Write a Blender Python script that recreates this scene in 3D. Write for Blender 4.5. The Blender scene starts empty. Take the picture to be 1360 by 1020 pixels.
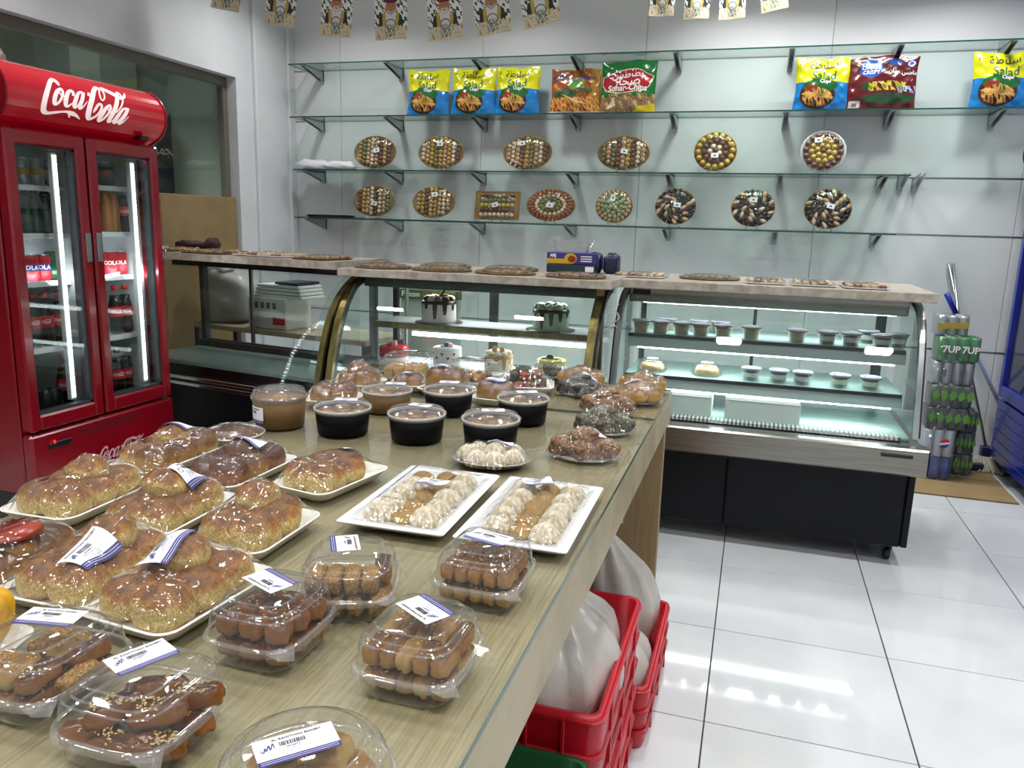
import bpy, math, random
import numpy as np
from mathutils import Vector, Matrix, Euler
random.seed(7)
RNG = np.random.default_rng(7)
PI = math.pi
SC = bpy.context.scene
COL = SC.collection
# ------------------------------------------------------------------ camera
H = 1.48
CF = 1040.3
CR = np.array([0.9545141, 0.2967871, 0.0286389])
CU = np.array([-0.0860887, 0.1823608, 0.9794556])
CD = np.array([-0.2854672, 0.9373697, -0.199616])
cam = bpy.data.cameras.new('camera')
cam.sensor_width = 36.0
cam.lens = CF * 36.0 / 1360.0
cam.clip_start = 0.05
camo = bpy.data.objects.new('camera', cam)
COL.objects.link(camo)
camo.matrix_world = Matrix(((CR[0], CU[0], -CD[0], 0), (CR[1], CU[1], -CD[1], 0), (CR[2], CU[2], -CD[2], H), (0, 0, 0, 1)))
SC.camera = camo
# ------------------------------------------------------------------ world, exposure
w = bpy.data.worlds.new('world')
SC.world = w
w.use_nodes = True
w.node_tree.nodes['Background'].inputs[0].default_value = (.85, .87, .9, 1)
w.node_tree.nodes['Background'].inputs[1].default_value = .2
SC.view_settings.view_transform = 'Standard'
SC.view_settings.look = 'None'
SC.view_settings.exposure = 0.0
SC.view_settings.gamma = 1
SC.view_settings.use_curve_mapping = False
SC.cycles.transparent_max_bounces = 32
SC.cycles.max_bounces = 10
SC.cycles.glossy_bounces = 5
SC.cycles.caustics_reflective = False
SC.cycles.caustics_refractive = False
SC.cycles.sample_clamp_indirect = 4.0
CEIL = 3.35


def area(name, loc, size, power, col=(1, 1, 1), shape='DISK', sy=None, rot=(0, 0, 0)):
    l = bpy.data.lights.new(name, 'AREA')
    l.shape = shape
    l.size = size
    if sy:
        l.size_y = sy
    l.energy = power
    if shape == 'DISK':
        l.spread = 2.3
    l.color = col
    o = bpy.data.objects.new(name, l)
    o.location = loc
    o.rotation_euler = rot
    COL.objects.link(o)
    return o


LC = (1.0, .995, .985)
for lx in (-2.95, -1.72, -.2, 1.15, 2.3):
    for ly in (-1.2, .75, 2.75, 4.9):
        area('ceiling_lamp', (lx, ly, CEIL - .035), .24, 12.8, LC)
area('ceiling_strip_lamp', (.35, 5.25, CEIL - .03), 1.7, 20, LC, 'RECTANGLE', .03).data.spread = 1.85
area('back_room_lamp', (-5.2, 4.2, 2.9), .5, 42, (.93, 1, .93))

# ------------------------------------------------------------------ pixel to place


def ray(x, y):
    return (x - 680) / CF * CR - (y - 510) / CF * CU + CD


def onz(x, y, z):
    d = ray(x, y)
    t = (z - H) / d[2]
    return Vector((t * d[0], t * d[1], z))


def ony(x, y, Y):
    d = ray(x, y)
    t = Y / d[1]
    return Vector((t * d[0], Y, H + t * d[2]))


def onx(x, y, X):
    d = ray(x, y)
    t = X / d[0]
    return Vector((X, t * d[1], H + t * d[2]))


# ------------------------------------------------------------------ materials
def lin(v):
    return v / 12.92 if v <= .04045 else ((v + .055) / 1.055) ** 2.4


def hexc(s):
    if not isinstance(s, str):
        return tuple(s) if len(s) == 4 else (*s, 1)
    s = s.lstrip('#')
    return (lin(int(s[0:2], 16) / 255), lin(int(s[2:4], 16) / 255), lin(int(s[4:6], 16) / 255), 1)


MATS = {}


def mat(name, c1, c2=None, rough=.5, metal=0., scale=20., bump=0., bscale=None, stretch=(1, 1, 1), coat=0., emit=None, es=0., lo=.35, hi=.65, sss=0., spec=.5, vcol=False, detail=3.):
    m = bpy.data.materials.new(name)
    m.use_nodes = True
    nt = m.node_tree
    b = nt.nodes['Principled BSDF']
    b.inputs['Base Color'].default_value = hexc(c1)
    b.inputs['Roughness'].default_value = rough
    b.inputs['Metallic'].default_value = metal
    b.inputs['Specular IOR Level'].default_value = spec
    b.inputs['Coat Weight'].default_value = coat
    b.inputs['Coat Roughness'].default_value = .08
    if sss:
        b.inputs['Subsurface Weight'].default_value = sss
        b.inputs['Subsurface Radius'].default_value = (.01, .006, .004)
        b.inputs['Subsurface Scale'].default_value = .5
    if emit:
        b.inputs['Emission Color'].default_value = hexc(emit)
        b.inputs['Emission Strength'].default_value = es
    if c2 or bump:
        tc = nt.nodes.new('ShaderNodeTexCoord')
        mp = nt.nodes.new('ShaderNodeMapping')
        mp.inputs['Scale'].default_value = stretch
        nt.links.new(tc.outputs['Object'], mp.inputs[0])
    if c2:
        n = nt.nodes.new('ShaderNodeTexNoise')
        n.inputs['Scale'].default_value = scale
        n.inputs['Detail'].default_value = detail
        r = nt.nodes.new('ShaderNodeValToRGB')
        r.color_ramp.elements[0].position = lo
        r.color_ramp.elements[1].position = hi
        r.color_ramp.elements[0].color = hexc(c1)
        r.color_ramp.elements[1].color = hexc(c2)
        nt.links.new(mp.outputs[0], n.inputs['Vector'])
        nt.links.new(n.outputs['Fac'], r.inputs[0])
        nt.links.new(r.outputs[0], b.inputs['Base Color'])
    if vcol:
        a = nt.nodes.new('ShaderNodeAttribute')
        a.attribute_name = 'Col'
        nt.links.new(a.outputs['Color'], b.inputs['Base Color'])
    if bump:
        n2 = nt.nodes.new('ShaderNodeTexNoise')
        n2.inputs['Scale'].default_value = bscale or scale
        n2.inputs['Detail'].default_value = 4
        bp = nt.nodes.new('ShaderNodeBump')
        bp.inputs['Strength'].default_value = bump
        bp.inputs['Distance'].default_value = .004
        nt.links.new(mp.outputs[0], n2.inputs['Vector'])
        nt.links.new(n2.outputs['Fac'], bp.inputs['Height'])
        nt.links.new(bp.outputs[0], b.inputs['Normal'])
    MATS[name] = m
    return m


def clear(name, tint=(1, 1, 1), ior=1.45, rough=.03, bump=0., bscale=60., stretch=(1, 1, 1), dist=.003, haze=0., base=0.):
    """thin transparent sheet: transparent + fresnel gloss (+ a little white haze)"""
    m = bpy.data.materials.new(name)
    m.use_nodes = True
    nt = m.node_tree
    nt.nodes.remove(nt.nodes['Principled BSDF'])
    out = nt.nodes['Material Output']
    tr = nt.nodes.new('ShaderNodeBsdfTransparent')
    tr.inputs[0].default_value = (*tint, 1)
    gl = nt.nodes.new('ShaderNodeBsdfGlossy')
    gl.inputs['Roughness'].default_value = rough
    fr = nt.nodes.new('ShaderNodeLayerWeight')
    fr.inputs['Blend'].default_value = .5
    mx = nt.nodes.new('ShaderNodeMixShader')
    f0 = ((ior - 1) / (ior + 1)) ** 2
    pw = nt.nodes.new('ShaderNodeMath')
    pw.operation = 'POWER'
    pw.inputs[1].default_value = 5
    nt.links.new(fr.outputs['Facing'], pw.inputs[0])
    ad = nt.nodes.new('ShaderNodeMath')
    ad.operation = 'MULTIPLY_ADD'
    ad.use_clamp = True
    ad.inputs[1].default_value = 1 - f0
    ad.inputs[2].default_value = f0 + base
    nt.links.new(pw.outputs[0], ad.inputs[0])
    nt.links.new(ad.outputs[0], mx.inputs[0])
    src = tr
    if haze:
        df = nt.nodes.new('ShaderNodeBsdfDiffuse')
        df.inputs[0].default_value = (.9, .9, .9, 1)
        m2 = nt.nodes.new('ShaderNodeMixShader')
        m2.inputs[0].default_value = haze
        nt.links.new(tr.outputs[0], m2.inputs[1])
        nt.links.new(df.outputs[0], m2.inputs[2])
        src = m2
    nt.links.new(src.outputs[0], mx.inputs[1])
    nt.links.new(gl.outputs[0], mx.inputs[2])
    if bump:
        tc = nt.nodes.new('ShaderNodeTexCoord')
        mp = nt.nodes.new('ShaderNodeMapping')
        mp.inputs['Scale'].default_value = stretch
        n2 = nt.nodes.new('ShaderNodeTexNoise')
        n2.inputs['Scale'].default_value = bscale
        n2.inputs['Detail'].default_value = 1.4
        n2.inputs['Distortion'].default_value = .4
        bp = nt.nodes.new('ShaderNodeBump')
        bp.inputs['Strength'].default_value = bump
        bp.inputs['Distance'].default_value = dist
        nt.links.new(tc.outputs['Object'], mp.inputs[0])
        nt.links.new(mp.outputs[0], n2.inputs['Vector'])
        nt.links.new(n2.outputs['Fac'], bp.inputs['Height'])
        nt.links.new(bp.outputs[0], gl.inputs['Normal'])
        nt.links.new(bp.outputs[0], fr.inputs['Normal'])
    nt.links.new(mx.outputs[0], out.inputs[0])
    MATS[name] = m
    return m


def crust(name, side, top, dark, fibre=True, lo=.1, hi=.75, rough=.5):
    """baked crust: paler flanks, browned crown (by the bun's own surface direction) with fibrous relief"""
    m = bpy.data.materials.new(name)
    m.use_nodes = True
    nt = m.node_tree
    b = nt.nodes['Principled BSDF']
    b.inputs['Roughness'].default_value = rough
    tc = nt.nodes.new('ShaderNodeTexCoord')
    sp = nt.nodes.new('ShaderNodeSeparateXYZ')
    nt.links.new(tc.outputs['Normal'], sp.inputs[0])
    n = nt.nodes.new('ShaderNodeTexNoise')
    n.inputs['Scale'].default_value = 45
    n.inputs['Detail'].default_value = 5
    nt.links.new(tc.outputs['Object'], n.inputs['Vector'])
    ad = nt.nodes.new('ShaderNodeMath')
    ad.operation = 'MULTIPLY_ADD'
    ad.inputs[1].default_value = 1.1
    nt.links.new(n.outputs['Fac'], ad.inputs[0])
    nt.links.new(sp.outputs['Z'], ad.inputs[2])
    sb = nt.nodes.new('ShaderNodeMath')
    sb.operation = 'SUBTRACT'
    sb.inputs[1].default_value = .55
    nt.links.new(ad.outputs[0], sb.inputs[0])
    r = nt.nodes.new('ShaderNodeValToRGB')
    e = r.color_ramp.elements
    e[0].position = lo
    e[0].color = hexc(side)
    e[1].position = 1.0
    e[1].color = hexc(dark)
    k = e.new(hi)
    k.color = hexc(top)
    nt.links.new(sb.outputs[0], r.inputs[0])
    col = r.outputs[0]
    mp = nt.nodes.new('ShaderNodeMapping')
    mp.inputs['Scale'].default_value = (1, .35, .5) if fibre else (1, 1, 1)
    mp.inputs['Rotation'].default_value = (0, 0, .5)
    nt.links.new(tc.outputs['Object'], mp.inputs[0])
    n2 = nt.nodes.new('ShaderNodeTexNoise')
    n2.inputs['Scale'].default_value = 330 if fibre else 120
    n2.inputs['Distortion'].default_value = 1.5 if fibre else .2
    n2.inputs['Detail'].default_value = 2
    nt.links.new(mp.outputs[0], n2.inputs['Vector'])
    if fibre:
        mx = nt.nodes.new('ShaderNodeMix')
        mx.data_type = 'RGBA'
        mx.blend_type = 'MULTIPLY'
        mx.inputs['Factor'].default_value = .75
        rr = nt.nodes.new('ShaderNodeValToRGB')
        rr.color_ramp.elements[0].position = .38
        rr.color_ramp.elements[0].color = (.45, .3, .17, 1)
        rr.color_ramp.elements[1].position = .58
        rr.color_ramp.elements[1].color = (1.15, 1.12, 1.05, 1)
        nt.links.new(n2.outputs['Fac'], rr.inputs[0])
        nt.links.new(col, mx.inputs[6])
        nt.links.new(rr.outputs[0], mx.inputs[7])
        col = mx.outputs[2]
    nt.links.new(col, b.inputs['Base Color'])
    bp = nt.nodes.new('ShaderNodeBump')
    bp.inputs['Strength'].default_value = .5
    bp.inputs['Distance'].default_value = .002
    nt.links.new(n2.outputs['Fac'], bp.inputs['Height'])
    nt.links.new(bp.outputs[0], b.inputs['Normal'])
    MATS[name] = m
    return m


# ------------------------------------------------------------------ mesh builder
class MB:
    def __init__(s):
        s.V = []
        s.F = []
        s.M = []
        s.S = []

    def add(s, vs, fs, m=0, sm=True):
        o = len(s.V)
        s.V.extend([tuple(v) for v in vs])
        for f in fs:
            s.F.append([i + o for i in f])
            s.M.append(m)
            s.S.append(sm)

    def box(s, x0, y0, z0, x1, y1, z1, m=0):
        v = [(x0, y0, z0), (x1, y0, z0), (x1, y1, z0), (x0, y1, z0), (x0, y0, z1), (x1, y0, z1), (x1, y1, z1), (x0, y1, z1)]
        s.add(v, [(3, 2, 1, 0), (4, 5, 6, 7), (0, 1, 5, 4), (1, 2, 6, 5), (2, 3, 7, 6), (3, 0, 4, 7)], m, False)

    def bbox(s, x0, y0, z0, x1, y1, z1, b=.004, m=0):
        """box with chamfered edges"""
        cx, cy, cz = (x0 + x1) / 2, (y0 + y1) / 2, (z0 + z1) / 2
        hx, hy, hz = abs(x1 - x0) / 2, abs(y1 - y0) / 2, abs(z1 - z0) / 2
        b = min(b, hx * .49, hy * .49, hz * .49)
        V = []
        F = []
        idx = {}
        for i, sx in enumerate((-1, 1)):
            for j, sy in enumerate((-1, 1)):
                for k, sz in enumerate((-1, 1)):
                    for a in range(3):
                        d = [hx - b, hy - b, hz - b]
                        d[a] += b
                        idx[i, j, k, a] = len(V)
                        V.append((cx + sx * d[0], cy + sy * d[1], cz + sz * d[2]))
        q = [(0, 0), (1, 0), (1, 1), (0, 1)]
        for a in range(3):
            for e in (0, 1):
                ids = []
                for (p, r) in q:
                    t = [0, 0, 0]
                    t[a] = e
                    t[(a + 1) % 3] = p
                    t[(a + 2) % 3] = r
                    ids.append(idx[t[0], t[1], t[2], a])
                F.append(ids if e else ids[::-1])
        for a in range(3):
            b1, c1 = (a + 1) % 3, (a + 2) % 3
            for p in (0, 1):
                for r in (0, 1):
                    t0 = [0, 0, 0]
                    t1 = [0, 0, 0]
                    t1[a] = 1
                    t0[b1] = t1[b1] = p
                    t0[c1] = t1[c1] = r
                    ids = [idx[(*t0, b1)], idx[(*t1, b1)], idx[(*t1, c1)], idx[(*t0, c1)]]
                    F.append(ids if p == r else ids[::-1])
        for i in (0, 1):
            for j in (0, 1):
                for k in (0, 1):
                    ids = [idx[i, j, k, 0], idx[i, j, k, 1], idx[i, j, k, 2]]
                    F.append(ids if (i + j + k) % 2 else ids[::-1])
        s.add(V, F, m, False)

    def rings(s, R, m=0, sm=True, c0=False, c1=False, loop=True):
        n = len(R[0])
        V = [p for r in R for p in r]
        F = []
        for i in range(len(R) - 1):
            for j in range(n if loop else n - 1):
                k = (j + 1) % n
                F.append((i * n + j, i * n + k, (i + 1) * n + k, (i + 1) * n + j))
        if c0:
            F.append(tuple(range(n))[::-1])
        if c1:
            F.append(tuple(range((len(R) - 1) * n, len(R) * n)))
        s.add(V, F, m, sm)

    def lathe(s, prof, n=28, c=(0, 0, 0), m=0, c0=False, c1=False, sm=True, rib=0, ribn=0, ex=1., ey=1.):
        R = []
        for (r, z) in prof:
            ring = []
            for j in range(n):
                a = 2 * PI * j / n
                q = r * (1 + rib * (math.cos(ribn * a))) if rib else r
                ring.append((c[0] + q * math.cos(a) * ex, c[1] + q * math.sin(a) * ey, c[2] + z))
            R.append(ring)
        s.rings(R, m, sm, c0, c1)

    def tube(s, pts, r, n=8, m=0, caps=True):
        pts = [Vector(p) for p in pts]
        R = []
        up = None
        for i, p in enumerate(pts):
            d = (pts[min(i + 1, len(pts) - 1)] - pts[max(i - 1, 0)]).normalized()
            if up is None:
                up = Vector((0, 0, 1)) if abs(d.z) < .9 else Vector((1, 0, 0))
            a = d.cross(up).normalized()
            up = a.cross(d).normalized()
            rr = r[i] if isinstance(r, (list, tuple)) else r
            R.append([p + a * (rr * math.cos(2 * PI * j / n)) + up * (rr * math.sin(2 * PI * j / n)) for j in range(n)])
        s.rings(R, m, True, caps, caps)

    def prism(s, poly, a0, a1, axis=0, m=0, sm=False):
        """polygon (p,q) extruded along an axis: axis 0 -> (a,p,q); 1 -> (p,a,q); 2 -> (p,q,a)"""
        f = {0: lambda a, p, q: (a, p, q), 1: lambda a, p, q: (p, a, q), 2: lambda a, p, q: (p, q, a)}[axis]
        n = len(poly)
        V = [f(a0, *p) for p in poly] + [f(a1, *p) for p in poly]
        F = [(j, (j + 1) % n, n + (j + 1) % n, n + j) for j in range(n)] + [tuple(range(n))[::-1], tuple(range(n, 2 * n))]
        s.add(V, F, m, sm)

    def blob(s, c, r, nu=16, nv=9, p=1.0, noise=0., seed=0, flat=None, m=0, fr=3.):
        """ellipsoid-like lump; p<1 boxier; flat = lowest z kept"""
        R = []
        for i in range(nv + 1):
            th = PI * (i + .02) / (nv + .04)
            ring = []
            for j in range(nu):
                a = 2 * PI * j / nu
                f = lambda t: math.copysign(abs(t) ** p, t)
                x, y, z = f(math.sin(th)) * f(math.cos(a)), f(math.sin(th)) * f(math.sin(a)), -f(math.cos(th))
                k = 1
                if noise:
                    k += noise * (math.sin(fr * x + seed * 1.7) * math.sin(fr * y * 1.1 + seed * 2.3) + .6 * math.sin(fr * 1.7 * z + fr * x + seed))
                q = [c[0] + x * r[0] * k, c[1] + y * r[1] * k, c[2] + z * r[2] * k]
                if flat is not None:
                    q[2] = max(q[2], flat)
                ring.append(q)
            R.append(ring)
        s.rings(R, m, True, True, True)

    def merge(s, o, fn=None, m=None):
        b = len(s.V)
        s.V.extend([tuple(fn(v)) if fn else v for v in o.V])
        for f, mm, ss in zip(o.F, o.M, o.S):
            s.F.append([i + b for i in f])
            s.M.append(mm if m is None else m)
            s.S.append(ss)

    def mesh(s, name, mats):
        me = bpy.data.meshes.new(name)
        me.from_pydata(s.V, [], s.F)
        for x in (mats if isinstance(mats, (list, tuple)) else [mats]):
            me.materials.append(MATS[x] if isinstance(x, str) else x)
        me.polygons.foreach_set('material_index', s.M)
        me.polygons.foreach_set('use_smooth', s.S)
        me.update()
        return me

    def build(s, name, mats, parent=None, loc=None, rot=None, kind=None, label=None):
        return link(name, s.mesh(name, mats), parent, loc, rot, kind, label)


def link(name, me, parent=None, loc=None, rot=None, kind=None, label=None):
    o = bpy.data.objects.new(name, me)
    COL.objects.link(o)
    if parent:
        o.parent = parent
    if loc is not None:
        o.location = loc
    if rot is not None:
        o.rotation_euler = rot
    if kind:
        o['kind'] = kind
    if label:
        o['label'] = label
    return o


def thing(name, label, cat, loc=(0, 0, 0), rz=0., group=None, rot=None):
    o = bpy.data.objects.new(name, None)
    o.empty_display_size = .05
    COL.objects.link(o)
    o.location = loc
    o.rotation_euler = rot if rot is not None else (0, 0, rz)
    o['label'] = label
    o['category'] = cat
    if group:
        o['group'] = group
    return o


def tag(o, label, cat, group=None):
    o['label'] = label
    o['category'] = cat
    if group:
        o['group'] = group
    return o


def dup(root, label, loc=None, rz=None, group=None):
    c = root.copy()
    COL.objects.link(c)
    if loc is not None:
        c.location = loc
    if rz is not None:
        c.rotation_euler = (0, 0, rz)
    c['label'] = label
    if group:
        c['group'] = group
    for ch in list(root.children):
        d = ch.copy()
        COL.objects.link(d)
        d.parent = c
        for g in ch.children:
            e = g.copy()
            COL.objects.link(e)
            e.parent = d
    return c


def rr(w, d, r, z=0., n=5, c=(0, 0)):
    """rounded rectangle ring"""
    r = min(r, w / 2 - 1e-4, d / 2 - 1e-4)
    out = []
    for (sx, sy, a0) in ((1, -1, -PI / 2), (1, 1, 0), (-1, 1, PI / 2), (-1, -1, PI)):
        for i in range(n + 1):
            a = a0 + PI / 2 * i / n
            out.append((c[0] + sx * (w / 2 - r) + r * math.cos(a), c[1] + sy * (d / 2 - r) + r * math.sin(a), z))
    return out


def sq(w, d, z, n=40, p=4., c=(0, 0)):
    """superellipse ring"""
    out = []
    for j in range(n):
        a = 2 * PI * (j + .5) / n
        k = (abs(math.cos(a)) ** p + abs(math.sin(a)) ** p) ** (-1 / p)
        out.append((c[0] + w / 2 * k * math.cos(a), c[1] + d / 2 * k * math.sin(a), z))
    return out


# ------------------------------------------------------------------ writing
FONT = {}


def textmb(s, size=.1, m=0, bold=0., shear=0., align='CENTER'):
    key = (s, size, m, bold, shear, align)
    if key in FONT:
        return FONT[key]
    cu = bpy.data.curves.new('lettering', 'FONT')
    cu.body = s
    cu.size = size
    cu.align_x = align
    cu.align_y = 'CENTER'
    cu.resolution_u = 2
    cu.offset = bold
    cu.shear = shear
    o = bpy.data.objects.new('lettering', cu)
    COL.objects.link(o)
    dg = bpy.context.evaluated_depsgraph_get()
    me = bpy.data.meshes.new_from_object(o.evaluated_get(dg))
    mb = MB()
    mb.add([tuple(v.co) for v in me.vertices], [tuple(p.vertices) for p in me.polygons], m, False)
    bpy.data.objects.remove(o)
    bpy.data.curves.remove(cu)
    bpy.data.meshes.remove(me)
    FONT[key] = mb
    return mb


AR = {}
for ch, iso, k in (('ا', 0xFE8D, 2), ('ب', 0xFE8F, 4), ('ة', 0xFE93, 2), ('ت', 0xFE95, 4), ('ج', 0xFE9D, 4), ('ح', 0xFEA1, 4), ('د', 0xFEA9, 2), ('ر', 0xFEAD, 2), ('س', 0xFEB1, 4), ('ش', 0xFEB5, 4), ('ص', 0xFEB9, 4), ('ط', 0xFEC1, 4), ('ع', 0xFEC9, 4), ('ف', 0xFED1, 4), ('ك', 0xFED9, 4), ('ل', 0xFEDD, 4), ('م', 0xFEE1, 4), ('ن', 0xFEE5, 4), ('ه', 0xFEE9, 4), ('و', 0xFEED, 2), ('ي', 0xFEF1, 4)):
    AR[ch] = (iso, k)


def arab(s):
    out = []
    for i, ch in enumerate(s):
        if ch not in AR:
            out.append(ch)
            continue
        iso, k = AR[ch]
        prv = i > 0 and s[i - 1] in AR and AR[s[i - 1]][1] == 4
        nxt = i + 1 < len(s) and s[i + 1] in AR and k == 4
        out.append(chr(iso + (3 if prv and nxt else 1 if prv else 2 if nxt else 0)))
    return ''.join(out[::-1])


def ribbon(mb, strokes, m=0):
    """flat lettering from strokes of (x, y, half width)"""
    for st in strokes:
        P = [Vector((p[0], p[1])) for p in st]
        # Catmull-Rom densify
        Q = []
        W = []
        for i in range(len(P) - 1):
            p0, p1, p2, p3 = P[max(i - 1, 0)], P[i], P[i + 1], P[min(i + 2, len(P) - 1)]
            for k in range(5):
                t = k / 5
                Q.append(.5 * ((2 * p1) + (p2 - p0) * t + (2 * p0 - 5 * p1 + 4 * p2 - p3) * t * t + (3 * p1 - p0 - 3 * p2 + p3) * t ** 3))
                W.append(st[i][2] * (1 - t) + st[i + 1][2] * t)
        Q.append(P[-1])
        W.append(st[-1][2])
        V = []
        for i, q in enumerate(Q):
            d = (Q[min(i + 1, len(Q) - 1)] - Q[max(i - 1, 0)])
            d = d.normalized() if d.length else Vector((1, 0))
            nrm = Vector((-d.y, d.x))
            V += [(q.x + nrm.x * W[i], q.y + nrm.y * W[i], 0), (q.x - nrm.x * W[i], q.y - nrm.y * W[i], 0)]
        mb.add(V, [(2 * i, 2 * i + 1, 2 * i + 3, 2 * i + 2) for i in range(len(Q) - 1)], m, False)


# ------------------------------------------------------------------ printed pictures (flat print, a colour per small cell)
class Print:
    def __init__(s, nx, ny, bg):
        s.nx, s.ny = nx, ny
        s.A = np.zeros((ny, nx, 3))
        s.A[:] = hexc(bg)[:3]
        s.U, s.Vv = np.meshgrid((np.arange(nx) + .5) / nx, (np.arange(ny) + .5) / ny)

    def put(s, mask, col):
        s.A[mask] = hexc(col)[:3]

    def ell(s, cx, cy, rx, ry, col, rot=0.):
        x, y = s.U - cx, s.Vv - cy
        c, q = math.cos(rot), math.sin(rot)
        s.put(((x * c + y * q) / rx) ** 2 + ((-x * q + y * c) / ry) ** 2 < 1, col)

    def ring(s, cx, cy, rx, ry, t, col):
        k = np.sqrt(((s.U - cx) / rx) ** 2 + ((s.Vv - cy) / ry) ** 2)
        s.put(abs(k - 1) < t, col)

    def rect(s, x0, y0, x1, y1, col):
        s.put((s.U >= x0) & (s.U <= x1) & (s.Vv >= y0) & (s.Vv <= y1), col)

    def poly(s, pts, col):
        ins = np.zeros(s.U.shape, bool)
        n = len(pts)
        for i in range(n):
            x1, y1 = pts[i]
            x2, y2 = pts[(i + 1) % n]
            if y1 == y2:
                continue
            c = ((y1 > s.Vv) != (y2 > s.Vv)) & (s.U < (x2 - x1) * (s.Vv - y1) / (y2 - y1) + x1)
            ins ^= c
        s.put(ins, col)

    def blotch(s, mask, cols, fu, fv, seed, thr=.25):
        g = np.sin(fu * s.U * 6.28 + seed) * np.sin(fv * s.Vv * 6.28 + seed * 1.7) + .7 * np.sin(fu * 1.9 * s.U * 6.28 + fv * 1.3 * s.Vv * 6.28 + seed * 3.1)
        for i, cc in enumerate(cols):
            s.put(mask & (g > thr + .45 * i), cc)

    def mesh(s, name, fn, mats, extra=None):
        """fn(u, v) -> point"""
        nx, ny = s.nx, s.ny
        V = [fn(i / nx, j / ny) for j in range(ny + 1) for i in range(nx + 1)]
        F = [(j * (nx + 1) + i, j * (nx + 1) + i + 1, (j + 1) * (nx + 1) + i + 1, (j + 1) * (nx + 1) + i) for j in range(ny) for i in range(nx)]
        cols = np.ones((nx * ny, 4, 4), np.float32)
        cols[:, :, :3] = s.A.reshape(-1, 1, 3)
        M = [0] * len(F)
        S = [True] * len(F)
        ncol = cols.reshape(-1, 4)
        if extra:
            o = len(V)
            V += [tuple(v) for v in extra.V]
            F += [[i + o for i in f] for f in extra.F]
            M += [k + 1 for k in extra.M]
            S += extra.S
            ncol = np.concatenate([ncol, np.ones((sum(len(f) for f in extra.F), 4), np.float32)])
        me = bpy.data.meshes.new(name)
        me.from_pydata(V, [], F)
        a = me.attributes.new('Col', 'FLOAT_COLOR', 'CORNER')
        a.data.foreach_set('color', ncol.astype(np.float32).ravel())
        for x in mats:
            me.materials.append(MATS[x])
        me.polygons.foreach_set('material_index', M)
        me.polygons.foreach_set('use_smooth', S)
        me.update()
        return me
# ================================================================== materials
mat('white_wall', '#d9dbde', '#cfd2d6', rough=.55, scale=2.5)
mat('wall_panel', '#dfe1e2', '#d9dcde', rough=.22, scale=1.2)
mat('ceiling_white', '#e4e4e2', rough=.8)
mat('floor_tile', '#cdd0d2', '#c3c7ca', rough=.06, scale=3, spec=.55)
mat('grout', '#3f3a33', '#2c2824', rough=.9, scale=8)
mat('aluminium', '#a9adb0', rough=.3, metal=1)
mat('dark_aluminium', '#4b4f50', rough=.45, metal=.6)
mat('bronze_frame', '#6f6a60', rough=.5, metal=.3)
mat('steel', '#8f8c85', '#7f7c75', rough=.24, metal=1, scale=4, stretch=(1, 30, 30))
mat('chrome', '#d6d8da', rough=.12, metal=1)
mat('bracket_metal', '#a9aeb1', rough=.3, metal=.55)
mat('black', '#0b0b0d', rough=.35)
mat('black_matte', '#131316', rough=.6)
mat('navy_panel', '#0a0d13', '#080b10', rough=.4, scale=6, spec=.2)
mat('gasket', '#2b3036', rough=.6)
mat('cooler_red', '#820317', '#770214', rough=.22, scale=3, coat=.4)
mat('cooler_red_dark', '#6d0712', rough=.35)
mat('sign_red', '#b0041f', rough=.16, coat=.5, emit='#c00422', es=.12)
mat('liner_grey', '#5c646b', rough=.5)
mat('liner_white', '#d8dce0', rough=.4)
mat('white_plastic', '#e9e9e6', rough=.3)
mat('white_print', '#f3f1ee', rough=.5)
mat('white_glow_print', '#fff4f2', rough=.5, emit='#ffdede', es=.35)
mat('led', '#ffffff', emit='#f4f9ff', es=9)
mat('led_batten', '#e8eef4', emit='#eef4ff', es=1.6)
mat('led_soft', '#ffffff', emit='#f2f8ff', es=4)
mat('gold_trim', '#857a4a', '#645a34', rough=.3, metal=.75, scale=30, stretch=(1, 1, .2))
mat('marble', '#b9b0a4', '#8f8576', rough=.3, scale=26, lo=.3, hi=.7, detail=6)
mat('wood_laminate', '#b0a486', '#9a8d6e', rough=.45, scale=16, stretch=(16, .5, .5), lo=.36, hi=.64, detail=7)
mat('wood_upright', '#a08a66', '#8c7653', rough=.5, scale=9, stretch=(14, 14, .7), lo=.3, hi=.7, detail=5)
mat('cardboard', '#8d7751', '#836d49', rough=.85, scale=5)
mat('cardboard_dark', '#7a6545', rough=.9)
mat('dim_wall', '#a3ab9f', '#98a094', rough=.8, scale=1.5)
mat('dim_dark', '#39424a', rough=.4)
mat('pale_column', '#c4ccc0', rough=.7)
mat('cooler_blue', '#0a1f8f', '#081a7d', rough=.25, scale=3, coat=.3)
mat('sign_navy', '#3b3c66', rough=.35)
mat('shelf_white', '#dfe6ec', rough=.25)
mat('deck_aqua', '#b5d2cc', rough=.18)
mat('label_white', '#e8e8ee', rough=.45)
mat('navy_ink', '#2c2a78', rough=.5)
mat('grey_ink', '#5b5d6c', rough=.6)
mat('black_ink', '#1d1d22', rough=.6)
mat('foam', '#ebeae4', rough=.5, sss=.0)
mat('print_gloss', '#ffffff', rough=.22, vcol=True, coat=.35, bump=.35, bscale=28)
mat('print_paper', '#ffffff', rough=.55, vcol=True)
clear('pane', (.93, .96, .945), 1.5, .02)
clear('case_glass', (.93, .97, .955), 1.5, .015)
clear('shelf_glass', (.86, .93, .9), 1.5, .02)
mat('glass_edge', '#1f4a42', rough=.15)
mat('glass_edge_light', '#48625e', rough=.2)
clear('film', (.985, .985, .98), 1.5, .045, 1., 48, (1, .28, 1), .009, haze=.008, base=.035)
clear('film_loose', (.97, .97, .97), 1.5, .05, 1., 55, (1, .5, 1), .009, haze=.02, base=.04)
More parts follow.
